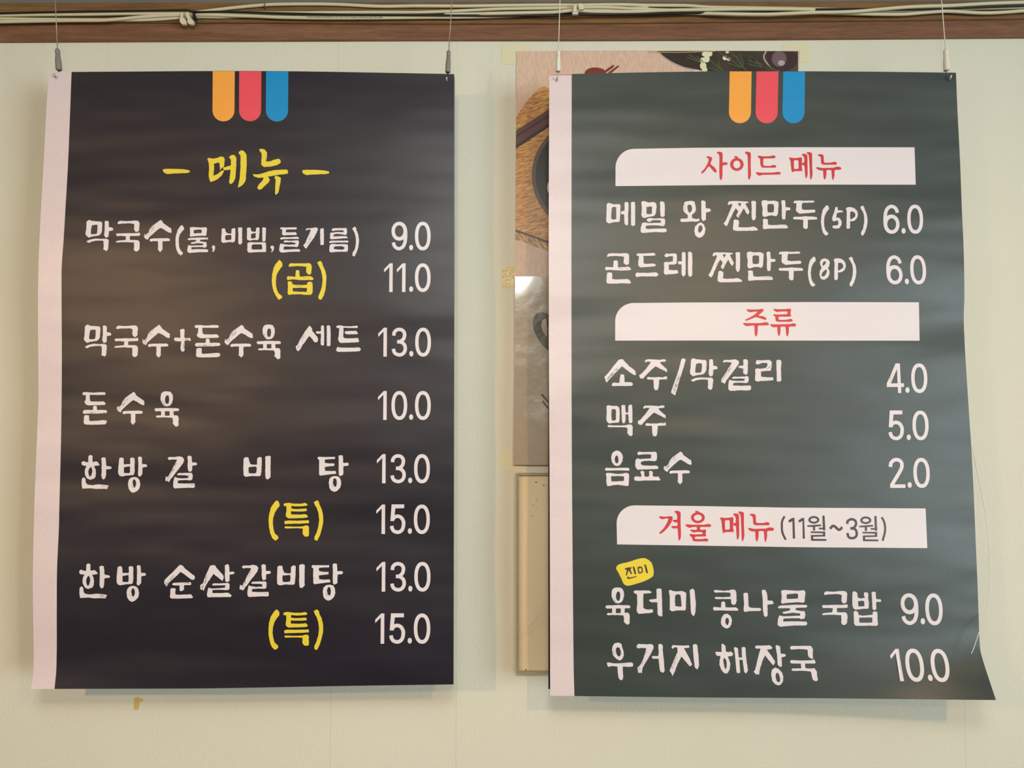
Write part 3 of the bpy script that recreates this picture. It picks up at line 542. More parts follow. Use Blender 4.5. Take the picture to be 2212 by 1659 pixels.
print_mesh('lettering', [glyph(RD, s) for s in (
 '280,30 302,8 335,40 348,75 345,105 310,145 275,200 255,260 248,330 252,400 265,460 290,510 335,545 345,570 315,595 300,606 285,600 250,550 215,480 192,390 188,300 195,220 215,130 245,70',
 '440,85 465,60 560,62 700,62 745,56 775,75 785,110 775,215 750,232 730,225 700,190 705,112 640,105 560,102 480,108 442,112 / 410,275 425,252 540,262 545,170 570,162 600,170 602,245 620,262 700,255 770,254 800,272 814,295 795,312 740,310 620,312 500,300 420,310 / ~ 580,278 760,280 10 4 / 425,335 450,325 485,335 495,370 520,380 640,385 715,380 720,345 750,334 792,345 798,400 796,500 775,530 700,532 600,522 500,525 440,532 424,515 428,420 / - 498,430 600,425 715,430 710,488 600,486 500,478 / ~ 550,400 650,400 8 4',
 '865,48 912,22 935,45 950,95 985,170 1004,250 1000,350 990,450 965,540 925,608 890,600 880,560 905,500 935,410 946,320 940,240 920,160 885,90')], surfL, 0.0003, m_yellow, banL, 'yellow brush lettering (곱)')
TK = ('235,95 265,72 295,100 306,140 300,165 265,205 230,265 208,340 202,420 212,500 230,565 275,605 290,635 270,660 240,678 230,670 195,640 165,570 145,470 140,370 148,280 175,180 / '
 '360,135 380,118 430,112 520,125 620,125 690,112 725,138 700,158 640,162 560,165 480,158 478,198 560,205 640,200 705,196 712,235 650,240 560,242 472,240 474,284 600,288 700,280 732,320 700,335 600,340 440,345 400,320 396,280 408,230 405,155 375,165 / '
 '375,385 420,376 560,378 740,372 746,415 640,422 500,425 378,430 / 378,468 400,462 520,468 650,465 690,448 735,455 744,480 742,600 725,615 680,615 648,580 650,495 560,490 400,494 378,486 / '
 '815,100 865,72 890,95 900,140 935,210 955,300 955,400 935,500 905,600 865,678 825,665 825,620 855,560 885,460 895,360 885,270 860,190 830,140')
print_mesh('lettering', [glyph(RJ, TK)], surfL, 0.0003, m_yellow, banL, 'yellow brush lettering (특) under 갈비탕')
print_mesh('lettering', [glyph(RK, TK, (137, 42, 953, 650))], surfL, 0.0003, m_yellow, banL, 'yellow brush lettering (특) under 순살갈비탕')

# ---- right banner: title bars
def bar(pts):
    out = []
    for i in range(len(pts)):
        a, b = pts[i], pts[(i+1) % len(pts)]; k = max(1, int(math.hypot(b[0]-a[0], b[1]-a[1])/20))
        for j in range(k): out.append((a[0]+(b[0]-a[0])*j/k, a[1]+(b[1]-a[1])*j/k))
    return [[(1, out)]]
def arc(cx, cy, rx, ry): return [(cx-rx*math.cos(math.pi/2*k/12), cy-ry*math.sin(math.pi/2*k/12)) for k in range(13)]
bars = [([(1329.6, 402)]+arc(1370, 362, 40.4, 40.5)+[(1500, 319.2), (1700, 318), (1975.5, 318.2), (1978.2, 399), (1800, 398.8), (1600, 399.4)], '사이드 메뉴'),
        ([(1328.9, 735.8)]+arc(1369, 693, 40, 38.5)+[(1500, 653.3), (1750, 652.5), (1985, 653), (1986.5, 736), (1750, 735.7), (1500, 735.6)], '주류'),
        ([(1333, 1176)]+arc(1371, 1130, 39, 38.3)+[(1500, 1093), (1700, 1096.5), (1999.5, 1098.3), (2003, 1184), (1730, 1182), (1500, 1178.5)], '겨울 메뉴')]
titlebars = [print_mesh('title_bar', bar(p), surfR, 0.0002, m_white, banR, 'white bar with rounded top left corner behind '+l) for p, l in bars]
RN = (1500, 310, 6.506)
me_ = '1323,205 1345,196 1400,205 1465,200 1490,192 1515,200 1508,290 1510,355 1522,375 1512,388 1400,388 1385,405 1370,400 1362,360 1352,250 1345,225 / - 1398,236 1462,232 1464,290 1466,355 1400,358 / 1510,150 1530,143 1580,150 1588,170 1590,300 1592,440 1575,492 1560,480 1552,380 1548,305 1530,308 1508,295 1508,272 1545,270 1545,200 1530,175 1512,165 / 1577,122 1600,117 1648,128 1655,145 1655,300 1662,440 1640,518 1625,490 1620,350 1612,200 1605,155 1580,138'
nyu = '1735,155 1760,148 1810,155 1818,185 1820,262 1840,270 1930,268 1960,255 2000,262 2003,290 1990,298 1820,298 1790,290 1780,270 1780,205 1768,180 1738,170 / 1706,340 1725,330 1790,345 1960,340 1990,325 2050,328 2067,348 2058,368 1970,372 1970,450 1950,522 1935,490 1926,372 1855,372 1855,450 1835,517 1815,480 1808,372 1775,382 1735,365'
rd = dict(rnd=11, jit=0)
print_words([glyph(RN, s, **rd) for s in (
 '170,185 195,176 250,195 252,215 235,255 222,288 285,335 310,375 318,400 305,410 280,402 205,315 175,355 140,400 105,425 92,418 100,400 150,345 190,270 205,220 175,200 / 312,122 330,114 380,118 397,135 396,270 425,262 455,264 470,280 462,300 396,305 396,420 390,490 372,522 355,495 350,400 352,170 340,148 318,135',
 'e 597,294 95 91'.replace(',', ' ')+' / - e 597 294 50 54 / 555,182 575,175 612,185 612,200 625,212 575,212 580,198 558,195 / 710,122 730,113 785,122 794,140 792,300 796,440 775,518 755,490 752,330 748,170 735,148 712,138',
 '886,180 905,170 960,180 1070,178 1100,166 1138,170 1140,200 1125,208 970,210 968,250 970,312 1070,316 1105,300 1145,305 1152,325 1142,340 950,340 935,318 926,290 924,210 895,195 / 857,408 875,402 950,410 1120,408 1150,398 1205,400 1217,418 1208,436 1100,438 960,440 912,454 880,435', me_, nyu)], (('사이드', 3), ('메뉴 after 사이드', 2)), 'red lettering', surfR, m_red, banR, 0.0004)
RS = (1590, 645, 13.825)
print_mesh('lettering', [glyph(RS, s, rnd=22, jit=0) for s in (
 '305,345 325,315 420,328 600,325 700,318 760,303 815,312 828,345 800,390 740,440 658,508 740,525 790,518 850,545 905,585 908,620 880,642 760,600 590,550 500,590 380,640 285,665 262,645 285,620 400,570 520,500 600,440 650,388 540,390 480,400 420,415 360,385 / 205,750 215,722 300,732 600,732 780,725 860,700 940,712 985,745 978,790 940,798 650,805 648,950 645,1040 620,1115 595,1135 565,1100 555,1000 550,805 440,805 330,830 260,800',
 '1112,330 1130,302 1250,318 1500,312 1580,298 1635,305 1645,330 1632,400 1625,470 1648,495 1640,530 1600,540 1270,540 1270,630 1400,635 1540,628 1620,600 1670,610 1695,650 1680,685 1600,692 1230,692 1190,670 1175,600 1175,540 1100,495 1120,465 1240,475 1540,465 1540,385 1300,388 1225,408 1160,370 / 1012,790 1030,760 1120,770 1500,765 1620,760 1700,735 1770,745 1798,785 1785,828 1720,835 1580,835 1578,950 1572,1050 1545,1130 1520,1130 1495,1050 1480,835 1325,840 1330,950 1318,1070 1285,1122 1258,1100 1240,1000 1228,840 1130,865 1060,830')], surfR, 0.0004, m_red, banR, 'red lettering 주류')
RV = (1410, 1090, S)
print_words([glyph(RV, '90,182 105,172 180,182 260,172 300,180 298,215 275,270 230,340 170,400 115,440 95,430 105,410 160,360 210,280 240,205 180,208 145,222 110,205 / 325,100 345,90 400,98 418,125 416,260 422,420 420,490 400,547 385,520 378,440 372,352 350,350 325,362 285,345 272,325 290,318 370,320 370,262 345,270 310,255 294,238 300,228 368,225 366,160 350,130 330,115', **rd),
 glyph(RV, 'e 675 195 103 82 / - e 675 195 60 46 / 630,98 650,90 692,102 690,120 640,125 648,112 632,105 / 480,305 500,295 600,300 780,300 820,286 865,295 876,315 866,334 706,334 708,376 745,378 775,368 800,380 795,415 788,440 800,455 798,475 630,478 628,515 740,515 790,503 830,515 828,545 815,550 620,550 595,535 588,490 548,460 555,436 620,445 745,442 745,412 660,408 615,420 575,400 555,380 570,372 660,378 662,334 600,334 545,350 510,330', **rd),
 glyph(RV, me_, (995, 100, 1370, 558), **rd), glyph(RV, nyu, (1417, 135, 1815, 568), **rd)], (('겨울', 2), ('메뉴 after 겨울', 2)), 'red lettering', surfR, m_red, banR, 0.0004)
RW = (1660, 1090, S)
wol = 'e 678 228 82 57 / - e 678 228 50 27 / 578,310 785,296 788,322 697,330 697,388 665,388 665,334 580,332 / 805,165 838,165 850,385 815,385 814,370 752,368 752,344 812,345 / 630,400 848,402 848,476 668,480 668,512 865,515 865,542 638,540 634,455 815,452 815,428 630,424'
gt = dict(rnd=1, jit=0)
print_mesh('lettering', [glyph(RW, s, **gt) for s in (
 's 31 240,175 205,250 200,340 205,400 225,460 258,525', '295,238 355,198 388,198 398,508 365,508 357,245 312,270', '445,238 505,198 532,198 545,508 512,508 508,242 462,270', wol,
 's 38 922,362 950,325 985,322 1040,370 1070,372 1102,335', 's 36 1178,290 1185,245 1240,218 1295,240 1308,290 1280,340 1225,357 / s 36 1225,357 1290,365 1318,420 1305,480 1250,502 1200,485 1178,425')]
 + [glyph(RW, wol, (1353, 171, 1641, 548), **gt), glyph(RW, 's 31 1690,188 1725,250 1742,330 1740,400 1728,460 1705,540', **gt)], surfR, 0.0004, m_dark, banR, 'dark grey lettering (11월~3월)')
# ---- right banner: white lines
RO = (1300, 420, S); RP = (1560, 420, S); RQ = (1300, 530, S); RR_ = (1560, 530, S)
G['me'] = '72,145 100,124 130,132 180,150 250,142 278,155 276,245 270,400 255,412 180,415 100,435 68,405 70,290 / - 150,200 175,182 215,192 216,280 214,360 205,375 145,372 138,330 / 340,118 365,110 398,125 400,200 392,300 394,445 362,466 338,430 335,300 285,292 284,256 330,245 340,240 / 435,120 462,108 496,118 498,250 497,455 470,475 438,460 436,300'
G['mil'] = '590,115 620,97 650,105 700,122 780,112 812,135 818,180 805,290 780,322 700,335 640,354 605,340 590,310 598,220 / - 668,185 750,178 750,240 745,292 700,296 668,290 / 868,112 895,102 935,115 940,200 938,320 915,340 882,330 870,250 872,180 / 668,380 690,355 720,350 780,360 900,355 942,365 948,410 940,455 915,475 860,465 780,460 680,462 650,480 655,505 680,518 780,512 900,508 965,512 972,552 920,568 800,562 700,568 600,575 578,555 582,500 605,422 660,418 690,430 780,425 882,425 880,385 780,382 740,390 725,412 690,408'
G['wang'] = '1232,120 1260,105 1330,95 1385,105 1390,140 1402,180 1405,235 1390,265 1360,290 1345,310 1350,355 1420,370 1445,355 1465,380 1440,405 1330,405 1200,412 1175,400 1172,375 1190,358 1240,362 1285,355 1285,305 1240,275 1218,240 1216,180 / - 1278,165 1305,148 1335,160 1350,200 1340,250 1312,278 1285,245 1278,200 / ~ 1240,150 1240,260 14 5 / 1485,95 1515,88 1548,105 1552,208 1612,210 1632,240 1612,258 1556,268 1554,378 1515,402 1488,370 1486,250 / 1380,540 1395,475 1440,432 1485,415 1530,460 1548,520 1535,590 1490,640 1445,650 1400,615 / - 1438,520 1450,475 1475,455 1500,480 1505,515 1485,555 1460,576 1440,555'
G['jjin'] = '82,140 100,105 150,98 250,100 350,105 392,108 390,128 350,130 360,165 410,260 385,305 350,260 325,205 290,265 270,305 245,354 212,325 215,305 240,255 205,205 170,260 140,330 110,380 95,430 65,478 20,440 25,430 55,390 100,280 155,150 125,140 105,158 90,155 / - 235,130 288,128 265,185 / ~ 175,230 100,420 20 9 / ~ 280,260 245,340 20 4 / 435,105 470,93 505,105 505,200 502,350 480,390 455,385 438,340 440,200 / 175,380 200,372 250,388 250,440 240,485 290,492 400,490 470,480 515,500 538,530 520,540 400,542 200,545 160,525 165,460'
G['man'] = '590,95 640,85 700,98 790,92 842,115 840,190 832,290 810,328 750,312 700,315 640,338 605,325 598,290 605,220 590,150 / - 676,155 700,140 770,146 775,200 772,260 740,270 680,268 674,220 / 882,95 920,82 942,95 948,192 1015,196 1020,220 1012,235 950,240 948,320 940,372 900,372 890,330 892,200 / 608,370 640,362 680,372 686,450 740,460 920,450 978,462 965,475 982,485 980,505 880,508 720,510 620,520 606,490 612,430 / ~ 800,468 960,468 5 4'
G['du'] = '1060,120 1080,95 1160,90 1250,95 1360,90 1382,108 1360,122 1250,124 1200,124 1188,160 1192,222 1240,232 1380,226 1396,252 1380,270 1280,278 1160,288 1120,265 1102,240 1108,130 1070,130 / 1060,350 1075,334 1200,332 1240,325 1400,336 1422,350 1415,374 1280,378 1278,500 1265,516 1230,515 1210,490 1210,378 1100,372 1065,372'
G['lp2'] = '1545,175 1562,158 1590,180 1595,220 1560,260 1530,320 1520,400 1525,480 1545,540 1588,580 1580,600 1545,615 1510,580 1485,500 1474,400 1485,300 1505,220'
G['five'] = '1690,195 1705,182 1728,198 1725,235 1790,240 1812,265 1720,272 1710,300 1700,345 1750,350 1785,400 1782,450 1755,500 1700,512 1655,505 1645,480 1660,462 1700,465 1735,450 1738,420 1720,385 1690,395 1665,405 1640,375 1650,320 1670,270'
G['P'] = '1845,210 1870,192 1920,188 1975,205 2015,245 2028,300 2015,350 1985,385 1945,402 1910,400 1908,505 1880,515 1858,510 1856,400 1860,300 1858,240 / - 1912,270 1920,252 1965,260 1990,295 1985,330 1960,350 1915,378 1910,330'
G['rp2'] = '2060,190 2100,165 2118,185 2130,230 2160,300 2172,390 2160,480 2135,560 2105,615 2080,610 2072,570 2100,520 2118,440 2122,350 2110,280 2080,225'
N1 = [glyph(RO, G[k]) for k in ('me', 'mil', 'wang')]+[glyph(RP, G[k]) for k in ('jjin', 'man', 'du', 'lp2', 'five', 'P', 'rp2')]
N2 = [glyph(RQ, '75,158 95,125 130,118 250,120 360,116 395,125 410,155 405,270 385,292 360,292 325,262 332,172 280,162 200,158 110,165 78,172 / 50,350 60,320 120,325 170,330 175,235 205,222 238,232 242,328 330,325 400,318 420,330 440,355 420,372 300,376 200,372 120,365 58,372 / ~ 220,345 380,345 6 4 / 78,410 110,402 155,412 155,470 150,500 200,510 390,502 425,525 420,538 442,550 420,572 300,566 150,572 85,570 68,545'),
      glyph(RQ, '515,135 540,118 620,122 770,112 800,125 798,148 760,155 620,158 625,210 622,265 660,278 780,270 812,292 800,312 700,322 580,328 545,305 545,250 555,160 520,155 / 497,440 520,405 560,410 680,412 815,402 850,435 820,465 720,465 600,462 520,475'),
      glyph(RQ, '932,158 960,120 1000,125 1100,118 1122,145 1118,270 1090,285 1000,290 1000,365 1060,372 1130,368 1130,385 1142,392 1142,412 1100,425 1020,432 945,438 925,410 932,330 925,270 950,245 1000,250 1062,240 1062,165 1010,162 965,178 940,170 / 1195,105 1225,98 1250,112 1252,250 1250,440 1215,470 1190,430 1192,285 1140,280 1135,245 1150,235 1196,238 / 1288,100 1320,94 1348,110 1352,250 1348,450 1320,472 1292,450 1286,350'),
      glyph(RQ, G['jjin'], (1590, 98, 2098, 552)), glyph(RR_, G['man'], (368, 90, 797, 530)), glyph(RR_, G['du'], (843, 92, 1212, 522)), glyph(RR_, G['lp2'], (1278, 165, 1398, 618)),
      glyph(RR_, '1465,290 1458,250 1480,210 1535,192 1590,215 1608,262 1598,310 1582,342 1605,385 1602,430 1580,480 1520,516 1475,500 1452,440 1460,380 1485,340 / - 1495,280 1510,245 1540,235 1552,250 1535,285 1505,310 / - 1480,440 1500,400 1550,360 1565,370 1555,420 1530,458 1495,470'),
      glyph(RR_, G['P'], (1662, 192, 1848, 518)), glyph(RR_, G['rp2'], (1888, 168, 2005, 615))]
RT_ = (1300, 765, 5.53); RU = (1300, 860, 8.295)
G['ju'] = '510,90 525,65 580,60 700,68 745,58 768,70 762,88 690,95 720,130 780,180 775,195 782,205 780,215 720,185 640,145 580,200 540,240 490,295 455,285 445,250 480,230 540,160 590,90 545,88 520,100 / 535,290 548,272 620,278 780,265 780,300 685,304 680,400 665,432 630,425 620,390 618,304 550,304 / ~ 660,272 770,274 6 4'
N3 = [glyph(RT_, '28,275 80,220 150,130 205,62 250,60 275,90 330,145 400,200 408,250 385,252 320,205 240,145 200,185 150,240 100,290 62,340 45,325 42,300 / ~ 180,180 70,300 34 18 / 118,365 135,340 210,342 222,240 268,245 272,335 350,335 374,358 360,380 240,380 125,382'),
      glyph(RT_, G['ju']), glyph(RT_, '950,60 975,47 1005,65 990,110 960,210 925,320 895,430 875,494 825,460 845,400 880,300 920,180 / ~ 925,260 865,450 30 20'),
      glyph(RT_, G['mak'], (1052, 48, 1385, 432)),
      glyph(RT_, '1445,90 1465,68 1540,70 1595,60 1640,85 1635,120 1590,180 1540,245 1490,310 1465,358 1445,335 1425,340 1430,295 1470,240 1510,170 1555,100 1490,92 1455,102 / ~ 1540,140 1445,320 30 14 / 1690,65 1720,58 1745,75 1745,150 1742,225 1730,250 1690,230 1690,170 1635,165 1630,150 1645,140 1690,138 / 1552,285 1570,268 1660,270 1745,262 1755,290 1750,335 1730,345 1650,340 1570,345 1565,372 1650,378 1778,375 1785,410 1770,432 1650,432 1530,440 1510,415 1512,360 1522,305 1560,315 1620,320 1705,318 1705,292 1640,290 1560,295'),
      glyph(RT_, '1835,110 1850,70 1900,75 2000,68 2030,90 2028,150 2015,200 1960,200 1900,208 1902,270 2000,278 2045,275 2052,312 1950,318 1850,328 1828,310 1835,240 1830,180 1850,168 1900,175 1960,165 1980,140 1975,105 1920,102 1870,122 1845,120 / ~ 1970,180 2010,140 20 3 / 2085,75 2110,66 2140,70 2145,90 2140,200 2145,320 2110,332 2090,325 2088,200')]
N4 = [glyph(RU, '85,150 110,125 170,138 270,140 310,165 318,210 320,290 315,410 300,440 220,440 130,455 90,415 80,380 88,270 / - 175,205 200,196 245,200 256,240 255,330 250,395 200,405 175,390 172,300 / 350,130 380,122 418,128 425,240 435,260 472,260 476,140 500,118 540,120 548,200 548,430 530,450 490,445 480,380 475,290 425,290 425,400 410,445 380,452 362,420 355,300 / 102,500 120,480 200,490 350,490 440,485 480,472 530,475 552,510 552,660 520,685 485,660 458,630 460,540 420,522 250,520 130,522 108,515'),
      glyph(RU, G['ju'], (640, 128, 1148, 688))]
N5 = [glyph(RU, '168,1060 180,1000 220,955 275,937 330,960 365,1010 378,1060 370,1130 330,1195 275,1218 220,1200 178,1140 / - 230,1090 245,1045 265,1020 290,1050 300,1110 290,1160 265,1170 240,1150 / 55,1275 75,1248 200,1255 300,1250 480,1248 498,1280 485,1300 350,1295 200,1295 70,1300 / 70,1360 95,1338 180,1345 250,1358 330,1358 440,1338 485,1355 490,1420 480,1560 465,1578 380,1565 280,1552 200,1560 120,1578 95,1570 80,1500 85,1420 / - 165,1400 300,1395 395,1400 400,1430 395,1485 300,1490 170,1492'),
      glyph(RU, '638,985 655,960 750,968 880,965 960,960 985,985 988,1050 980,1115 950,1132 850,1122 760,1125 700,1145 700,1185 740,1205 860,1212 980,1208 1020,1240 1000,1270 850,1275 640,1282 605,1240 598,1190 605,1110 630,1080 700,1090 880,1080 885,1010 820,1005 720,1010 650,1020 / 578,1440 590,1405 640,1402 700,1412 712,1380 690,1320 715,1300 760,1315 762,1400 800,1412 850,1400 850,1310 870,1298 915,1320 908,1380 925,1408 1020,1408 1048,1465 1035,1475 900,1475 760,1475 660,1485 590,1478'),
      glyph(RU, G['su'], (1110, 955, 1612, 1548))]
RX = (1300, 1190, S); RY = (1590, 1260, S); RZ = (1300, 1380, S); RZA = (1520, 1380, 8.508)
N6 = [glyph(RX, G['yuk'], (52, 545, 425, 1105)),
      glyph(RX, '472,610 500,588 560,592 700,590 745,612 735,630 620,638 618,750 620,850 650,870 700,878 750,870 768,895 755,925 680,930 555,940 528,915 520,880 530,780 525,645 490,635 / 812,575 845,558 892,568 898,700 905,975 860,975 832,950 830,768 740,768 705,745 710,728 818,715 818,620'),
      glyph(RX, '998,600 1020,578 1060,598 1120,605 1200,598 1260,625 1258,700 1255,870 1240,890 1120,888 1050,905 1015,880 1015,800 1015,680 / - 1095,665 1130,645 1172,655 1185,730 1192,830 1150,832 1095,825 1092,740 / 1312,585 1365,562 1385,590 1395,700 1405,800 1395,930 1370,980 1332,930 1325,800 1318,700'),
      glyph(RX, '1668,600 1690,582 1800,595 1900,590 1940,575 1990,582 2010,620 2012,740 2000,790 1970,808 1935,790 1928,720 1800,718 1700,720 1682,705 1700,685 1800,692 1922,685 1922,625 1820,618 1690,622 / 1660,860 1672,835 1780,845 1785,765 1815,752 1840,765 1848,842 1940,845 2000,840 2045,880 2020,895 1880,892 1760,888 1672,890 / 1778,1050 1790,990 1830,945 1875,938 1920,970 1943,1030 1935,1100 1905,1145 1865,1160 1815,1140 1785,1100 / - 1842,1060 1852,1010 1870,995 1895,1020 1900,1065 1880,1110 1855,1100'),
      glyph(RY, '110,150 145,138 178,150 182,235 188,350 220,365 365,370 378,400 355,412 200,415 130,430 110,395 120,300 112,200 / 382,105 430,95 455,130 468,200 470,258 540,260 565,295 545,310 470,318 472,480 445,507 415,480 402,400 398,250'),
      glyph(RY, G['mul'], (618, 100, 1065, 648)), glyph(RY, G['guk'], (1282, 113, 1670, 622)),
      glyph(RY, '1740,125 1780,120 1810,145 1818,215 1860,228 1930,212 1912,195 1908,140 1940,130 1975,150 1972,220 1985,300 1978,380 1900,380 1780,395 1750,370 1735,320 1735,240 / - 1822,270 1900,258 1915,280 1915,340 1860,346 1825,345 / 2022,135 2050,122 2085,135 2090,235 2158,240 2170,265 2155,278 2092,278 2095,385 2060,405 2035,380 2032,250 / 1755,420 1790,410 1820,430 1830,475 1900,485 2040,468 2042,425 2075,418 2108,430 2112,520 2118,610 2105,635 1980,632 1790,636 1760,600 1760,520 / - 1838,515 1930,510 2035,510 2035,585 1950,590 1840,588')]
N7 = [glyph(RZ, '152,170 160,110 190,65 250,55 295,75 302,125 325,180 328,250 305,300 265,325 215,295 170,250 / - 208,150 235,122 265,135 285,185 285,235 258,270 230,245 212,205 / ~ 172,150 190,240 10 4 / 72,360 90,350 180,365 260,365 400,355 450,352 470,375 460,415 400,418 315,412 312,480 320,560 312,612 275,615 250,580 240,500 235,415 160,405 95,420 / ~ 310,375 400,370 6 4'),
      glyph(RZ, '520,105 545,72 590,80 680,82 735,75 772,100 772,140 745,200 700,280 650,360 610,430 595,520 575,495 565,512 540,500 532,430 575,390 620,300 665,140 600,135 545,142 525,130 / ~ 650,190 560,470 36 16 / 842,85 875,72 910,95 912,200 925,300 938,480 910,510 870,485 858,400 848,298 770,298 740,275 755,258 845,255 850,200'),
      glyph(RZ, '1040,125 1060,92 1130,98 1240,100 1300,95 1310,130 1225,140 1260,200 1310,290 1350,385 1315,412 1270,360 1190,262 1160,320 1120,400 1090,490 1055,555 1035,510 1010,475 1030,430 1070,330 1130,200 1128,130 1085,125 1060,150 / ~ 1110,260 1050,430 30 12 / 1358,90 1400,75 1425,95 1435,180 1448,300 1450,410 1425,460 1390,425 1375,330 1365,200'),
      glyph(RZA, '212,250 230,235 330,245 328,100 345,85 398,125 412,238 470,245 490,228 545,275 525,312 440,325 470,390 490,460 480,560 450,620 420,640 370,625 320,560 290,480 295,390 310,315 240,310 / - 358,390 380,345 410,380 425,450 422,520 405,560 385,530 370,460 / 555,170 575,148 630,175 635,250 645,340 705,345 698,160 740,145 770,165 775,280 790,420 815,580 780,640 745,610 730,500 715,385 655,385 665,500 672,625 615,630 600,580 590,450 575,280'),
      glyph(RZA, '940,150 965,122 1060,125 1220,118 1265,160 1245,188 1160,198 1220,280 1315,415 1305,450 1280,488 1220,420 1130,305 1095,370 1060,480 1030,570 1020,660 990,645 970,660 918,605 945,570 965,490 1000,340 1045,180 960,178 / ~ 1085,400 1040,560 16 6 / 1320,130 1340,113 1405,138 1415,272 1490,275 1515,305 1500,325 1430,340 1435,420 1440,490 1420,520 1380,500 1358,470 1350,300 / 1240,650 1255,570 1310,525 1375,550 1440,620 1465,700 1455,790 1420,840 1370,858 1310,830 1260,770 / - 1320,700 1330,640 1355,618 1385,650 1405,720 1405,780 1380,800 1345,780'),
      glyph(RZA, '1585,170 1605,130 1700,132 1880,128 1970,130 2008,180 2005,320 2010,360 1980,370 1920,320 1910,200 1820,190 1740,188 1610,198 / 1588,420 1600,390 1760,398 1980,395 2030,375 2058,430 2050,452 1862,455 1870,540 1960,545 2040,540 2080,600 2085,680 2100,750 2080,780 2040,775 2000,740 1985,660 1970,602 1880,590 1780,585 1640,590 1610,570 1630,545 1795,542 1785,455 1610,452')]
for g_, l in ((N1, (('메밀', 2), ('왕', 1), ('찐만두(5P)', 7))), (N2, (('곤드레', 3), ('찐만두(8P)', 7))), (N3, (('소주/막걸리', 6),)), (N4, (('맥주', 2),)), (N5, (('음료수', 3),)),
              (N6, (('육더미', 3), ('콩나물', 3), ('국밥', 2))), (N7, (('우거지', 3), ('해장국', 3)))):
    print_words(g_, l, 'white brush lettering', surfR, m_white, banR)
bp_ = [tuple(q[:2]) for q in catmull([(215, 250), (235, 215), (290, 190), (400, 165), (540, 120), (630, 108), (690, 130), (740, 175), (765, 240), (775, 320), (765, 375), (720, 410), (640, 450), (520, 490), (400, 520), (350, 510), (320, 480), (290, 410), (250, 330), (218, 275), (215, 250)], 3)][:-1]
badge = print_mesh('badge', [glyph(RX, [(1, 'x', bp_)])], surfR, 0.0002, m_yellow, banR, 'tilted yellow rounded badge')
bl = print_mesh('badge_lettering', [glyph(RX, s, rnd=6, jit=0.4) for s in (
 '340,268 370,252 440,242 448,258 425,275 455,345 440,352 400,292 385,325 375,370 360,372 362,330 378,282 345,280 / 460,238 475,228 490,250 505,300 512,345 500,355 485,340 475,290 / 380,385 395,378 405,400 470,388 520,375 522,388 460,405 390,422 380,410',
 '532,245 560,232 600,238 612,270 615,315 595,330 555,345 542,320 / - 550,262 590,255 598,305 565,325 / 630,205 650,200 665,225 680,280 692,330 670,338 655,300 645,250')], surfR, 0.0004, m_dark, banR, 'dark brown lettering 진미 on the badge')

# ------------------------------------------------------------------ hangers
def hanger(label, top, neck, bottom, hw, rod, hook, surf, mb, mw, group):
    Y = -0.083
    t = empty('wire_hanger', P(neck[0], neck[1], Y), label, 'hanger', group)
    a = P(top[0], top[1], Y); b = P(neck[0], neck[1], Y); d = (a-b); a2 = a+d*((ZC+0.0005-a.z)/d.z)
    mesh('wire', *tube([a2, b+(b-a)*0.02], 0.95/1475, 8), mw, t, True)
    cpx = [neck]; e = bottom; L = math.hypot(e[0]-neck[0], e[1]-neck[1])
    f = lambda k: P(neck[0]+(e[0]-neck[0])*k, neck[1]+(e[1]-neck[1])*k, Y)
    s = 1/1475
    mesh('collar', *tube([f(0), f(0.03), f(0.08), f(0.2), f(0.215), f(0.235), f(0.25)], [0.35*hw*s, .6*hw*s, .78*hw*s, .82*hw*s, .72*hw*s, .72*hw*s, .8*hw*s], 14), mb, t, True)
    vs, fs = tube([f(0.25), f(0.27), f(0.5), f(0.6), f(0.97), f(1.0), f(0.985), f(0.9)], [.66*hw*s, .72*hw*s, .93*hw*s, hw*s, 1.02*hw*s, .97*hw*s, .8*hw*s, .78*hw*s], 14)
    mesh('grip_barrel', vs, fs, mb, t, True)
    mesh('rod', *tube([f(0.8), P(rod[0], rod[1]+9, Y+0.012)], 2.0*s, 8), mw, t, True)
    h0, h1 = hook
    hy = surf(h1[0], h1[1])
    mesh('hook', *tube([P(rod[0], rod[1]+9, -0.071), P(h1[0], h1[1], -0.072), P(h1[0], h1[1], hy-0.0015), P(h1[0]*.6+h0[0]*.4, h1[1]*.6+h0[1]*.4, hy-0.004), P(h0[0], h0[1], hy-0.006)], 2.0*s, 8), m_steel, t, True)
gh = 'wire hangers holding the banners'
hanger('grey wire gripper at the left corner of the navy banner', (119.3, 0), (124, 105), (127.3, 151), 6.3, (127.6, 156), ((116.8, 158.5), (121.6, 167.5)), surfL, m_grey, m_greywire, gh)
hanger('grey wire gripper at the right corner of the navy banner', (976.3, 0), (969.4, 109), (967.3, 156), 5.6, (966.9, 160), ((964.6, 166), (964.9, 176)), surfL, m_grey, m_greywire, gh)
hanger('white wire gripper at the left corner of the green banner', (1209.5, 0), (1206.4, 108), (1205.6, 154), 5.4, (1205.6, 160), ((1204, 164.5), (1203, 174)), surfR, m_cream, m_whitewire, gh)
hanger('white wire gripper at the right corner of the green banner', (2033.8, 0), (2042.4, 105.7), (2045, 152), 6.4, (2043.6, 157), ((2055.4, 161.5), (2051, 173)), surfR, m_cream, m_whitewire, gh)

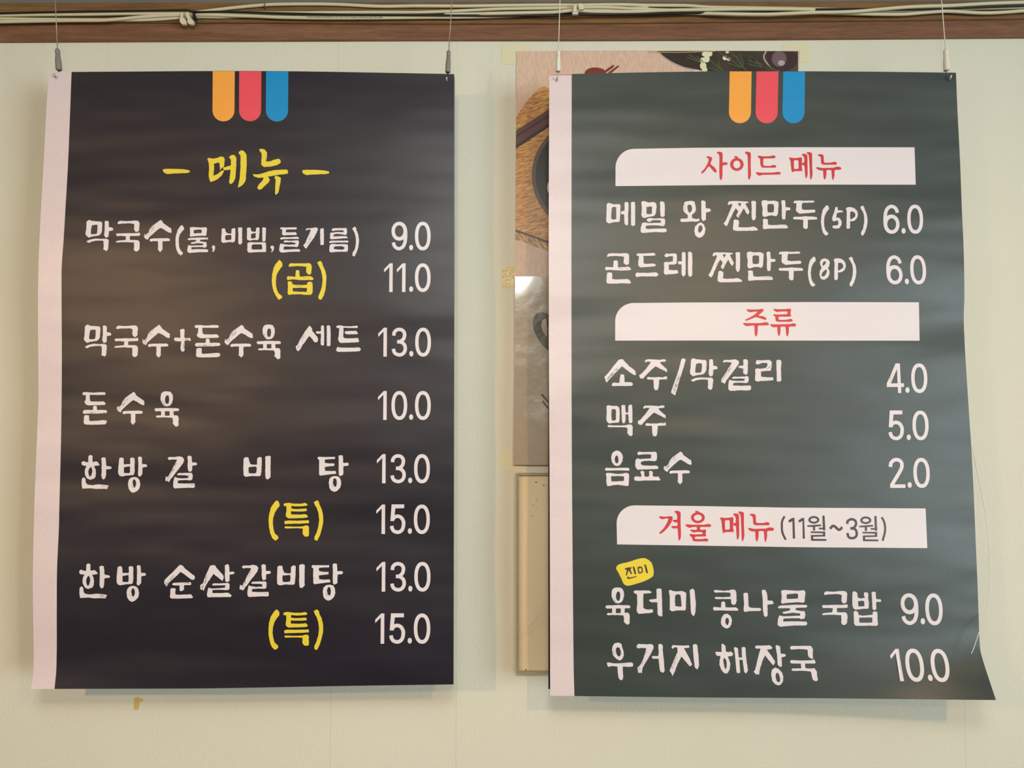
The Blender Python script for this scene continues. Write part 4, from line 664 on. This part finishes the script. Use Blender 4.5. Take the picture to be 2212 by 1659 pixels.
# ------------------------------------------------------------------ posters on the wall
def straw(name, a, b, tilt):
    m = mat(name, a, 0.4, 0.5); nt = m.node_tree; bs = nt.nodes['Principled BSDF']; tc = nt.nodes['Texture Coordinate']
    mp = nt.nodes.new('ShaderNodeMapping'); mp.inputs['Rotation'].default_value = (0, -tilt, 0); mp.vector_type = 'TEXTURE'; mp.inputs['Scale'].default_value = (0.014, 1, 0.0022)
    nt.links.new(tc.outputs['Object'], mp.inputs['Vector'])
    n = nt.nodes.new('ShaderNodeTexNoise'); n.inputs['Scale'].default_value = 1.0; n.inputs['Detail'].default_value = 5; n.inputs['Distortion'].default_value = 0.6
    nt.links.new(mp.outputs[0], n.inputs['Vector'])
    rp = nt.nodes.new('ShaderNodeValToRGB'); rp.color_ramp.elements[0].position = 0.36; rp.color_ramp.elements[1].position = 0.62
    rp.color_ramp.elements[0].color = b; rp.color_ramp.elements[1].color = a
    nt.links.new(n.outputs['Fac'], rp.inputs[0]); nt.links.new(rp.outputs[0], bs.inputs['Base Color']); return m
m_cloth = mat('printed_tablecloth', srgb(216, 184, 164), 0.42, 0.5, vary=(420, (1, 1, 0.22), srgb(203, 170, 150), 0.4, 0.65))
m_straw = straw('printed_straw', srgb(222, 168, 96), srgb(160, 92, 44), 0.32)
m_straw2 = straw('printed_braid', srgb(222, 172, 108), srgb(120, 72, 36), -0.9)
m_stick = mat('printed_dark_wood', srgb(98, 58, 52), 0.4, 0.5); m_stick2 = mat('printed_darker_wood', srgb(50, 28, 26), 0.4, 0.5)
m_bowl = mat('printed_bowl', srgb(46, 34, 28), 0.4, 0.5); m_rim = mat('printed_rim', srgb(100, 74, 60), 0.4, 0.5)
m_redwood = mat('printed_redwood', srgb(120, 52, 38), 0.4); m_plate = mat('printed_plate', srgb(52, 42, 36), 0.4, vary=(14, one, srgb(84, 72, 56), 0.4, 0.7))
m_leaf = mat('printed_leaf', srgb(74, 84, 62), 0.4); m_petal = mat('printed_petal', srgb(222, 218, 186), 0.4)
m_shine = mat('printed_shine', srgb(176, 160, 164), 0.4); m_orb = mat('printed_orb', srgb(62, 42, 44), 0.4); m_orb2 = mat('printed_orb_sheen', srgb(110, 90, 94), 0.4)
pst = empty('food_poster', P(1420, 597, -0.001), 'glossy food picture with straw mat, chopsticks and bowls, behind the green banner', 'poster')
PY = flat(-0.0016)
o = sheet('poster_sheet', [(110.6, 1115.9), (350, 1114.2), (597, 1112.7)], [(110.4, 1725.8), (597, 1727.5)], [(1115.9, 110.6), (1280, 109.2), (1500, 109.2), (1725.8, 110.4)], [(1112.7, 597), (1727.5, 597)], PY, 30, 24, m_cloth, pst, 0.0004)
def pp(name, poly, m, lay, label=None, holes=()):
    return print_mesh(name, [[(1, poly)]+[(-1, h) for h in holes]], PY, 0.0002*lay, m, pst, label)
pp('mat_print', [(1115, 253.7), (1132, 226.6), (1150, 205.5), (1165.5, 190.4), (1176, 186.5), (1186, 190.4), (1215, 200), (1215, 531), (1184.6, 521), (1159.6, 511.5), (1134.7, 503), (1113.6, 495.5)], m_straw, 1, 'printed woven straw mat')
pp('mat_gap_print', [(1113.6, 495.5), (1134.7, 503), (1159.6, 511.5), (1184.6, 521), (1215, 531), (1215, 536), (1184.6, 526), (1159, 516), (1134, 507), (1113.6, 501)], m_stick2, 1)
pp('braid_print', [(1113.6, 501), (1134, 507), (1159, 516), (1184.6, 526), (1215, 536), (1215, 552), (1184.6, 542.7), (1155.5, 533), (1134.7, 524), (1113.4, 518)], m_straw2, 1, 'printed braided mat edge')
pp('chopstick_print', [(1114.8, 282), (1186, 235.6), (1215, 216), (1215, 229), (1186, 247.7), (1114.8, 293)], m_stick, 2)
pp('chopstick_shade_print', [(1114.6, 293), (1186, 247.7), (1215, 229), (1215, 232), (1186, 251), (1114.6, 297.4)], m_stick2, 2)
pp('chopstick_print', [(1114.6, 297.4), (1186, 251), (1215, 232), (1215, 248), (1186, 267), (1114.4, 313)], m_stick, 2)
pp('chopstick_shade_print', [(1114.4, 313), (1186, 267), (1215, 248), (1215, 256), (1186, 274), (1114.4, 321.5)], m_stick2, 2)
pp('bowl_rim_print', ell(1267, 379, 118.5, 121, 60), m_rim, 2)
pp('bowl_print', ell(1268, 379, 111, 113, 60), m_bowl, 3, 'printed dark round bowl')
pp('food_print', ell(1188, 405, 6, 13), m_petal, 4)
pp('spoon_print', ell(1286, 158, 23, 12.5), m_redwood, 2)
pp('chopstick_print', [(1298, 158), (1322, 141.5), (1326, 140), (1327, 142.5), (1324, 146), (1304, 160)], m_redwood, 3)
pp('chopstick_print', [(1310, 160), (1332, 143), (1336.5, 141), (1337, 144), (1332, 148), (1318, 160)], m_redwood, 3)
pp('plate_print', [(1419, 110.4), (1431.6, 120.6), (1452, 134), (1479, 145), (1510.8, 151.4), (1560, 158), (1724, 160), (1724, 110.8), (1600, 110)], m_plate, 1, 'printed dark plate')
pp('plate_rim_print', stroke([(1424, 113), (1432.6, 121.6), (1453, 135), (1479.5, 146), (1510.8, 152)], 2.0), m_shine, 2)
pp('plate_ring_print', stroke([(1400, 111.8), (1440, 113.2), (1480, 113), (1545, 110.6)], 1.6), mat('printed_gold', srgb(190, 150, 96), 0.4), 3)
for i, q in enumerate([(1524, 117, 8, 5.5), (1533, 116, 6, 6), (1519, 130, 6.5, 6), (1527, 127, 6, 8), (1519, 142, 7, 8), (1522, 150, 6, 5), (1571, 112.8, 4, 2.4), (1566, 125, 5, 5), (1574, 128, 4, 3.5), (1504, 153.4, 6, 1.6)]):
    pp('petal_print', ell(*q), m_petal, 3 if i % 2 else 4)
lf = [(1530, 128, 1552, 143), (1545, 140, 1563, 153)]+[(1550, 111, 1614, 153), (1488, 118, 1516, 134), (1484, 124, 1516, 136), (1505, 122, 1520, 134), (1598, 117, 1607, 138), (1590, 121, 1606, 142), (1618, 121, 1646, 140), (1616, 129, 1646, 143), (1616, 138, 1646, 146), (1626, 126, 1640, 140), (1540, 136, 1560, 152), (1530, 146, 1552, 153), (1572, 136, 1600, 146), (1577, 112, 1598, 130), (1551, 131, 1556, 146), (1590, 128, 1610, 150)]
for i, (x0, y0, x1, y1) in enumerate(lf):
    pp('leaf_print', stroke([(x0, y0), (x1, y1)], 2.6, False), m_leaf, 2+i % 3)
pp('ladle_ring_print', stroke([(1655, 110.8), (1650, 122), (1655, 134), (1668, 146), (1685, 154)], 3.2), m_shine, 2)
pp('ladle_print', [(q[0], max(111.2, min(q[1], 157))) for q in ell(1690, 127, 33, 27, 40)], m_orb, 3, 'printed dark ladle')
pp('sheen_print', [(q[0], max(111.4, q[1])) for q in ell(1683, 127, 16, 17, 30)], m_orb2, 4)
pp('sheen_print', ell(1688, 136, 7.5, 6, 24), m_shine, 5)

m_lam = mat('laminated_print', srgb(176, 160, 142), 0.30, 0.5, coat=0.9, coatr=0.10, bump=[(13, one, 0.6, 0.008), (240, one, 0.3, 0.0008)])
m_lamd = mat('laminated_dark_print', srgb(82, 70, 52), 0.30, 0.5, coat=0.9, coatr=0.10, bump=[(18, one, 0.5, 0.006)])
lam = empty('laminated_poster', P(1300, 1003, -0.003), 'wrinkled glossy laminated picture below the food poster', 'poster')
def surfP(px, py): return -0.0045-0.0012*math.sin(py/70.0)-0.0010*math.sin(px/35.0+py/90.0)
sheet('poster_sheet', [(597, 1112.7), (800, 1111), (1004.5, 1109)], [(597, 1560), (1004.5, 1562)], [(1112.7, 597), (1560, 597)], [(1109, 1004.5), (1562, 1004.5)], surfP, 40, 40, m_lam, lam, 0.0005)
print_mesh('handle_print', [glyph((1060, 550, 3.318), '345,415 375,412 410,425 430,450 440,720 417,690 380,660 340,610 305,530 300,480 318,430 / - 365,475 380,462 400,455 404,590 388,575 362,530', rnd=12, jit=0)], surfP, 0.0003, m_lamd, lam, 'printed dark pot handle')
print_mesh('twig_print', [glyph((1060, 550, 3.318), 's 14 365,1000 385,1025 440,1085 / s 12 372,1048 395,1080 440,1130', rnd=1, jit=0)], surfP, 0.0003, m_lamd, lam)

# tapes
m_tape = mat('clear_yellowed_tape', srgb(217, 210, 178), 0.45, 0.5, bump=[(300, one, 0.3, 0.0004)])
m_tapeg = mat('glossy_yellowed_tape', srgb(206, 184, 122), 0.16, 0.6, bump=[(200, one, 1.0, 0.0016)])
def tape(poly, Y, m, label):
    tag(mesh('tape', *prism(poly, Y, 0.0002), m), label, 'tape', 'tape holding the posters')
tape([(1085, 98), (1110, 94.5), (1148, 99), (1147, 110), (1116, 111), (1115.5, 139), (1083, 138)], -0.0004, m_tape, 'pale yellowed tape at the top left corner of the food poster')
tape([(1691, 94.5), (1751, 92.5), (1751, 134), (1728, 134.5), (1727.5, 109), (1690, 109)], -0.0004, m_tape, 'pale yellowed tape at the top right corner of the food poster')
tape([(1084.5, 577), (1113, 576), (1113, 612), (1110, 620), (1086, 619.5)], -0.0006, m_tapeg, 'shiny golden tape left of where the two posters meet')
tape([(1082, 973), (1110, 973.5), (1109, 1005), (1142, 1005), (1139, 1013), (1134, 1017), (1080.5, 1017)], -0.0004, m_tape, 'yellowed tape at the lower left corner of the laminated poster')
tape([(290, 1508), (297, 1505.5), (309, 1510), (309, 1515), (302, 1515.5), (299, 1533), (289, 1533)], -0.0003, mat('old_masking_tape', srgb(208, 178, 104), 0.6), 'small torn bit of yellow tape on the wall below the navy banner')

# clear holder
m_acr = mat('clear_acrylic', srgb(232, 226, 204), 0.12, 0.5, trans=0.75, ior=1.3)
m_beige = mat('beige_backing', srgb(238, 220, 186), 0.5, vary=(5, one, srgb(230, 210, 172), .4, .7))
hold = empty('sign_holder', P(1300, 1456, -0.002), 'empty clear acrylic sign holder with beige backing below the laminated poster', 'sign holder')
mesh('backing', *prism([(1121, 1024), (1560, 1024), (1560, 1449), (1121, 1449)], -0.003, 0.002), m_beige, hold)
for n, p in (('frame_rail', rect(1114.5, 1022, 1121.5, 1456)), ('frame_rail', rect(1121.6, 1449.5, 1565, 1456.5)), ('frame_rail', rect(1121.6, 1021.5, 1565, 1026))):
    mesh(n, *prism(p, -0.009, 0.008), m_acr, hold)
m_speckm = m_mark
for i, (x, y, r_) in enumerate([(1158, 1042, 1.8), (1174.5, 1048, 1.6), (1158.5, 1077, 1.1), (1161, 1082, 1.0), (1152, 1091, 1.1), (1159, 1096, .8), (1149.6, 1115, 1.2), (1162, 1182, .9), (1136, 1447, 1.8)]):
    mesh('speck', *prism(ell(x, y, r_, r_*.9, 7), -0.0034, 0.0003), m_speckm, hold)

# loose thin wires
def wire(pts, Yt, label, m, r_=0.00045):
    q = catmull([(x, y, yy) for (x, y), yy in zip(pts, Yt)], 6)
    tag(mesh('loose_wire', *tube([P(*p) for p in q], r_, 6), m, smooth=True), label, 'wire')
wire([(2085, 925), (2100.5, 971), (2110.8, 1021), (2122, 1074), (2131, 1127.5), (2136.6, 1188), (2137.7, 1253), (2134.3, 1302), (2126, 1340), (2115, 1366), (2103, 1401), (2098, 1412)],
     [-.070, -.066, -.062, -.060, -.062, -.066, -.072, -.080, -.090, -.096, -.100, -.102], 'thin pale wire curling past the right edge of the green banner', m_whitewire)
wire([(1120, 1370.5), (1138, 1351), (1157, 1327.6), (1172.9, 1305.6), (1184.5, 1290), (1215, 1240)], [-.022, -.024, -.028, -.033, -.038, -.05], 'thin pale wire end in front of the clear sign holder', m_whitewire)
